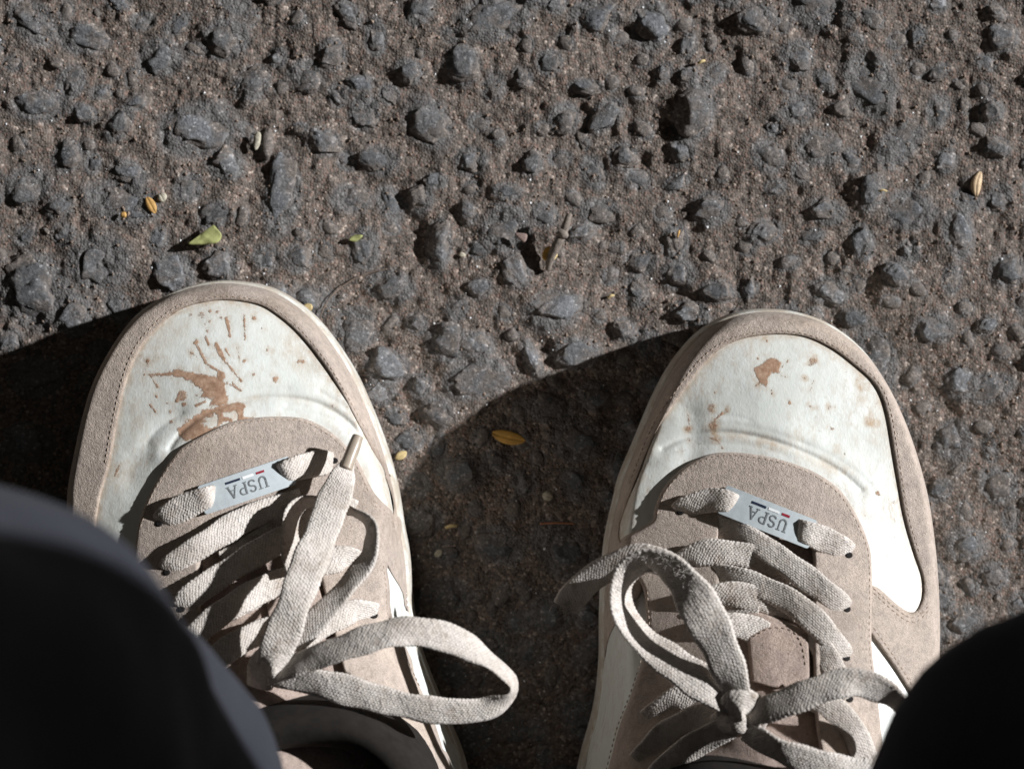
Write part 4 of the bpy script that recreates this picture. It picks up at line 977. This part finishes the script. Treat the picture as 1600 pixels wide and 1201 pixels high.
ribbon('lace_loop', ab([(420, 1052, b0+.001, 20, .8), (468, 1036, b0+.006, 30, .9), (520, 1017, b0+.010, 35, .95), (575, 998, b0+.012, 28, 1), (632, 986, b0+.012, 15, 1.05), (690, 993, b0+.010, 18, 1), (745, 1018, b0+.007, 45, 1), (785, 1048, b0+.004, 66, 1),
    (801, 1068, b0+.002, 72, 1), (792, 1090, b0+.001, 62, 1), (752, 1108, b0+.001, 32, 1), (690, 1110, b0+.003, 18, 1), (610, 1096, b0+.005, 14, 1), (520, 1072, b0+.005, 12, 1.05), (460, 1058, b0+.003, 10, 1.0), (420, 1050, b0, 10, .8)]), M['lace'], shoeL, 0.0090, seed=16)

# padded collar, lining and sock behind the laces (mostly under the trousers)
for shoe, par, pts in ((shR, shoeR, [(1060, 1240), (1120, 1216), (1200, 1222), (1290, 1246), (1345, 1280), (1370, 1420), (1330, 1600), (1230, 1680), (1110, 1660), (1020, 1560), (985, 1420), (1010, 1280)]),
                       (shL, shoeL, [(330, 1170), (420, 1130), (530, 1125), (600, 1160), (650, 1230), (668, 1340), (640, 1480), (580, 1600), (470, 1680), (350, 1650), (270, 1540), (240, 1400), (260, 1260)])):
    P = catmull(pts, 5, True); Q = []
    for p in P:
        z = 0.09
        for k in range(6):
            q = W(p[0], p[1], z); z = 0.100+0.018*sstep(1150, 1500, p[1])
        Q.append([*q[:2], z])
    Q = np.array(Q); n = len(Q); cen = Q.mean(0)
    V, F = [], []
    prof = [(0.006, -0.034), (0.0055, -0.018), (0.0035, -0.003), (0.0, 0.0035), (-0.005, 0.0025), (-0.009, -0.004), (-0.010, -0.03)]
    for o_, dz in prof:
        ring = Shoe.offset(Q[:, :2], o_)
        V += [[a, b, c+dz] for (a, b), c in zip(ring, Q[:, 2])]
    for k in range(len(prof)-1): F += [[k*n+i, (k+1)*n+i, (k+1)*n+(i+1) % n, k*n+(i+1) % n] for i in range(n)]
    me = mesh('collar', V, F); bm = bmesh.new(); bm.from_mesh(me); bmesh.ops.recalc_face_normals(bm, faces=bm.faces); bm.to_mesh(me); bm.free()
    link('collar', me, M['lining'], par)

# heel counter: suede wall under the collar closing the back of each shoe
for shoe, par, a, b in ((shR, shoeR, (1465, 1120), (922, 1140)), (shL, shoeL, (108, 1060), (715, 1190))):
    r = shoe.offset(shoe.poly, -0.0024); q = np.array([W(*a, ZR)[:2], W(*b, ZR)[:2]])
    i0 = int(np.argmin(((r-q[0])**2).sum(1))); i1 = int(np.argmin(((r-q[1])**2).sum(1))); n = len(r)
    f = [(i0+k) % n for k in range((i1-i0) % n+1)]; g = [(i0-k) % n for k in range((i0-i1) % n+1)]
    seg = r[f] if r[f][:, 1].min() < r[g][:, 1].min() else r[g]
    cen = np.array([seg[:, 0].mean(), seg[:, 1].mean()+0.01]); V, F = [], []
    for t, z in ((0, .026), (0.02, .045), (0.08, .065), (0.16, .085), (0.22, .098)):
        V += [[*(p+(cen-p)*t), z+0.012*sstep(-0.15, -0.25, p[1])*(t > 0.1)] for p in seg]
    m_ = len(seg)
    for k in range(4): F += [[k*m_+i, k*m_+i+1, (k+1)*m_+i+1, (k+1)*m_+i] for i in range(m_-1)]
    me = mesh('heel_counter', V, F); bm = bmesh.new(); bm.from_mesh(me); bmesh.ops.recalc_face_normals(bm, faces=bm.faces); bm.to_mesh(me); bm.free()
    attr(me, 'dirt', np.zeros(len(V)))
    o = link('heel_counter', me, M['suede'], par); sm_ = o.modifiers.new('solid', 'SOLIDIFY'); sm_.thickness = 0.002; sm_.offset = -1

# ------------------------------------------------------------------ the wearer, seated with knees apart: only the trouser legs reach into the picture
person = empty('person', (0, -0.22, 0))
tag(person, 'person in loose black trousers seen from above, legs apart, wearing the sneakers', 'person')
def leg(sections, n=40, seed=0):
    S_ = catmull(sections, 8); V, F = [], []
    for k, (cx_, cy_, cz_, rx_, ry_, rot, tilt) in enumerate(S_):
        for i in range(n):
            a = 2*math.pi*i/n; ex = 2/2.6
            u = rx_*math.copysign(abs(math.cos(a))**ex, math.cos(a)); v = ry_*math.copysign(abs(math.sin(a))**ex, math.sin(a))
            wr = 1+0.030*math.sin(2*a+cz_*55+seed)+0.022*math.sin(4*a-cz_*75+seed*2)+0.016*math.sin(7*a+cz_*120)*math.sin(cz_*45+seed)
            u *= wr; v *= wr; c_, s_ = math.cos(rot), math.sin(rot)
            dx, dy = u*c_-v*s_, u*s_+v*c_
            V.append([cx_+dx, cy_+dy*math.cos(tilt), cz_+dy*math.sin(tilt)])
    m_ = len(S_)
    F = [[k*n+i, k*n+(i+1) % n, (k+1)*n+(i+1) % n, (k+1)*n+i] for k in range(m_-1) for i in range(n)]
    F.append(list(range(n))[::-1]); F.append(list(range((m_-1)*n, m_*n)))
    return V, F
# cx, cy, cz, rx, ry, rotation, tilt
secL = [(-0.122, -0.192, 0.105, 0.064, 0.076, -0.2, 0), (-0.127, -0.164, 0.16, 0.067, 0.079, -0.2, 0), (-0.137, -0.120, 0.25, 0.070, 0.082, -0.2, 0.05), (-0.148, -0.099, 0.34, 0.073, 0.085, -0.2, 0.12), (-0.170, -0.092, 0.42, 0.077, 0.088, -0.2, 0.4), (-0.186, -0.110, 0.475, 0.08, 0.086, -0.15, 0.9), (-0.185, -0.17, 0.50, 0.084, 0.086, 0, 1.35),
        (-0.17, -0.28, 0.505, 0.09, 0.09, 0, 1.55), (-0.13, -0.42, 0.50, 0.095, 0.098, 0, 1.57), (-0.09, -0.52, 0.50, 0.10, 0.105, 0, 1.57)]
secR = [(0.132, -0.222, 0.105, 0.064, 0.078, 0.05, 0), (0.146, -0.186, 0.16, 0.068, 0.080, 0.05, 0), (0.160, -0.136, 0.25, 0.070, 0.085, 0.0, 0.05), (0.206, -0.116, 0.34, 0.074, 0.086, 0.1, 0.12), (0.242, -0.046, 0.44, 0.082, 0.095, 0.1, 0.3), (0.262, -0.005, 0.53, 0.088, 0.10, 0.1, 0.6), (0.258, -0.04, 0.60, 0.09, 0.10, 0, 1.2),  # knee lies out of view, pushed forward so it shades the left leg
        (0.21, -0.23, 0.59, 0.092, 0.095, 0, 1.57), (0.14, -0.42, 0.53, 0.095, 0.098, 0, 1.6), (0.09, -0.52, 0.50, 0.10, 0.105, 0, 1.57)]
va, fa_ = leg(secL, seed=1); vb, fb = leg(secR, seed=2)
vc, fc = leg([(0, -0.50, 0.41, 0.15, 0.10, 0, 0), (0, -0.53, 0.46, 0.19, 0.13, 0, 0), (0, -0.56, 0.55, 0.19, 0.13, 0, 0), (0, -0.57, 0.64, 0.17, 0.11, 0, 0), (0, -0.57, 0.72, 0.16, 0.10, 0, 0)])
V = va+vb+vc; F = fa_+[[i+len(va) for i in f] for f in fb]+[[i+len(va)+len(vb) for i in f] for f in fc]
tr = link('trousers', mesh('trousers', V, F), M['cloth'], person)
rm = tr.modifiers.new('remesh', 'REMESH'); rm.mode = 'VOXEL'; rm.voxel_size = 0.006; rm.use_smooth_shade = True
smo = tr.modifiers.new('smooth', 'SMOOTH'); smo.iterations = 6
for sx_, ax, ay in ((-1, -0.098, -0.205), (1, 0.112, -0.215)):
    tube('sock', [(ax, ay-0.01, 0.05), (ax*1.04, ay, 0.10), (ax*1.1, ay+0.012, 0.16), (ax*1.18, ay+0.03, 0.22)], [.036, .034, .034, .036], M['sock'], person, 20)

# ------------------------------------------------------------------ litter lying on the road: each piece is a thing
def gz(px, py):
    p = W(px, py); r = 0.0012
    return max(ground_z(p[0]+a, p[1]+b) for a in (-r, 0, r) for b in (-r, 0, r))
def leafy(name, pxs, mat, label, cat, lift=0.0012, curl=0.0012, thick=0.0003, seed=0, group=None):
    P = resample(np.array([W(*p)[:2] for p in catmull(pxs, 4, True)]), 0.0006, True)
    c = P.mean(0); Zc = gz(*np.mean(np.array(pxs, float), axis=0))
    res = 0.0007; (x0, y0), (x1, y1) = P.min(0), P.max(0)
    G = np.array([(a, b) for a in np.arange(x0, x1, res) for b in np.arange(y0, y1, res)]); G = G[inside(G, P)] if len(G) else G.reshape(0, 2)
    if len(G): G = G[pdist(G, P) > res*0.5]
    co, ed, fa, *_ = delaunay_2d_cdt([Vector(p) for p in np.vstack([P, G])], [], [list(range(len(P)))], 1, 1e-8, False)
    co = np.array([q[:] for q in co]); L = max(x1-x0, y1-y0)/2
    rel = (co-c)/L
    mj = np.linalg.svd(P-c)[2]; q = (co-c)@mj[1]
    w = max(np.abs(q).max(), 1e-5)
    z = Zc+lift+curl*(1-(q/w)**2)+0.0004*vnoise(co[:, 0], co[:, 1], 0.003, 80+seed)+0.25*curl*rel[:, 0]
    V = np.column_stack([co, z]); n = len(V)
    me = mesh(name, V-np.array([*c, Zc]), [list(f) for f in fa])
    bm = bmesh.new(); bm.from_mesh(me); bmesh.ops.recalc_face_normals(bm, faces=bm.faces)
    if sum(f.normal.z for f in bm.faces) < 0: bmesh.ops.reverse_faces(bm, faces=bm.faces)
    bm.to_mesh(me); bm.free()
    o = link(name, me, mat); o.location = (*c, Zc)
    s_ = o.modifiers.new('solid', 'SOLIDIFY'); s_.thickness = thick; s_.offset = -1
    return tag(o, label, cat, group)
def seed_husk(name, px, py, l, w, ang, mat, label, cat, h=0.5, bend=0.0, group=None, lift=0.0):
    V = IV3.copy(); a = math.radians(-ang)
    l *= S*0.5; w *= S*0.5
    u = V[:, 0]; tap = np.sqrt(np.maximum(1-0.55*np.abs(u)**2.5, 0.05))
    P = np.column_stack([u*l, V[:, 1]*w*tap+bend*w*(u*u-0.4), V[:, 2]*w*h*tap])
    P[:, 2] += -0.12*w*np.exp(-(V[:, 1]/0.18)**2)*(V[:, 2] > 0)
    ca, sa = math.cos(a), math.sin(a)
    P = np.column_stack([P[:, 0]*ca-P[:, 1]*sa, P[:, 0]*sa+P[:, 1]*ca, P[:, 2]])
    o = link(name, mesh(name, P, IF3), mat); p = W(px, py); o.location = (p[0], p[1], gz(px, py)+w*h*0.6+lift)
    return tag(o, label, cat, group)
leafy('leaf', [(295, 382), (308, 375), (318, 366), (326, 372), (334, 366), (335, 352), (342, 360), (348, 367), (346, 376), (338, 381), (318, 383)], M['leafg'], 'torn yellow-green leaf scrap above the left sneaker', 'leaf', 0.0022, 0.0012, seed=1)
leafy('leaf', [(545, 375), (550, 369), (558, 367), (567, 368), (563, 374), (555, 378)], M['leafg'], 'tiny pale green leaflet on the road between the sneakers, above the curved fibre', 'leaf', 0.0014, 0.0006, seed=2)
seed_husk('husk', 237, 321, 29, 15, 62, M['husk'], 'bright orange seed husk lying near the torn green leaf', 'husk', 0.35)
leafy('husk_chip', [(190, 333), (198, 332), (199, 340), (191, 341)], M['husk'], 'small square orange husk chip left of the orange seed husk', 'husk', 0.0014, 0.0004, seed=3)
seed_husk('husk', 627, 711, 21, 13, -32, M['straw'], 'pale yellow husk beside the inner edge of the mud-splashed sneaker', 'husk', 0.4, lift=0.0006)
leafy('husk_chip', [(475, 477), (482, 474), (489, 477), (488, 485), (480, 487), (474, 483)], M['straw'], 'straw coloured husk chip touching the toe of the mud-splashed sneaker', 'husk', 0.0022, 0.0006, seed=4)
seed_husk('dry_leaf', 794, 683, 55, 21, 14, M['dryleaf'], 'ochre dry leaflet lying in the shadow between the two sneakers', 'dry leaf', 0.22, 0.15)
seed_husk('seed', 1527, 287, 40, 17, 100, M['seed'], 'cream curved seed standing out near the right edge of the road', 'seed', 0.6, 0.45)
tw = empty('twig', W(868, 380)); tag(tw, 'short grey-brown twig with a knot lying across the stones', 'twig')
g0 = gz(868, 380)
tube('stem', [(*W(889, 336)[:2], g0+.0075), (*W(884, 352)[:2], g0+.0068), (*W(878, 368)[:2], g0+.006), (*W(869, 386)[:2], g0+.005), (*W(861, 402)[:2], g0+.0035), (*W(856, 422)[:2], g0+.0015)], [.0010, .0014, .0015, .0017, .0014, .0010], M['twig'], tw, 10)
tube('knot', [(*W(872, 362)[:2], g0+.0066), (*W(880, 368)[:2], g0+.0068), (*W(886, 372)[:2], g0+.0072)], [.0012, .0017, .0007], M['twig'], tw, 9)
leafy('leaf_scrap', [(847, 404), (849, 392), (857, 385), (865, 391), (862, 404), (855, 408)], M['dryleaf'], 'small ochre leaf scrap caught under the foot of the twig', 'dry leaf', 0.0018, 0.0006, seed=5)
leafy('leaf_scrap', [(863, 407), (864, 398), (871, 397), (869, 404)], M['straw'], 'tiny pale scrap on the right side of the twig foot', 'dry leaf', 0.003, 0.0004, seed=6)
def straw(px0, py0, px1, py1, r, mat, label, cat, name='straw', dz=0.001):
    a, b = W(px0, py0), W(px1, py1); m_ = (a+b)/2
    za = max(gz(px0, py0), gz(px1, py1), gz((px0+px1)/2, (py0+py1)/2))+dz
    o = tube(name, [(a[0], a[1], za), (m_[0], m_[1]+0.0003, za+0.0004), (b[0], b[1], za-0.0001)], [r*0.8, r, r*0.7], mat, None, 8); tag(o, label, cat)
straw(696, 824, 714, 821, 0.0007, M['straw'], 'short tan straw in the shadow between the sneakers', 'straw')
straw(843, 818, 897, 818, 0.0004, M['redstraw'], 'thin reddish straw in the shadow left of the frayed lace end', 'straw')
straw(1090, 101, 1101, 96, 0.0006, M['straw'], 'tiny yellow straw near the top edge of the road', 'straw')
straw(1059, 370, 1062, 360, 0.0004, M['husk'], 'tiny orange sliver on the road right of the twig', 'straw')
straw(950, 465, 960, 461, 0.0005, M['straw'], 'tiny yellow sliver on the road above the inner shadow edge', 'straw')
straw(1371, 299, 1384, 300, 0.0004, M['straw'], 'tiny tan sliver among the stones at the far right', 'straw')
seed_husk('pebble', 685, 864, 15, 11, -40, M['chip'], 'pale oval pebble in the shadow beside the mud-splashed sneaker', 'pebble', 0.5)
seed_husk('pebble', 856, 775, 18, 15, 20, M['chip'], 'pale grey pebble in the shadow below the ochre leaflet', 'pebble', 0.6)
seed_husk('pebble', 722, 398, 12, 8, 10, M['chip'], 'small pale pebble on the road left of the twig', 'pebble', 0.6)
seed_husk('pebble', 254, 309, 14, 16, 60, M['chip'], 'crumbly cream pebble right of the orange seed husk', 'pebble', 0.5)
leafy('stone_chip', [(804, 366), (815, 365), (824, 368), (818, 380)], M['pinkchip'], 'pinkish triangular chip left of the twig', 'chip', 0.0030, 0.0003, 0.0006, seed=7)
leafy('stone_chip', [(398, 210), (405, 206), (408, 213), (406, 226), (400, 235), (396, 228)], M['chip'], 'pale grey sliver of stone above the torn green leaf', 'chip', 0.0016, 0.0004, 0.0006, seed=8)
fib = [(500, 495), (512, 470), (530, 451), (552, 436), (578, 426), (605, 420)]
pz = max(gz(*p) for p in fib)
o = tube('fibre', [(*W(*p)[:2], max(gz(*p), pz-0.0025)+0.0009) for p in fib], [.00022]*6, M['fibre'], None, 6); tag(o, 'thin curved brown fibre arching off the toe of the mud-splashed sneaker', 'fibre')
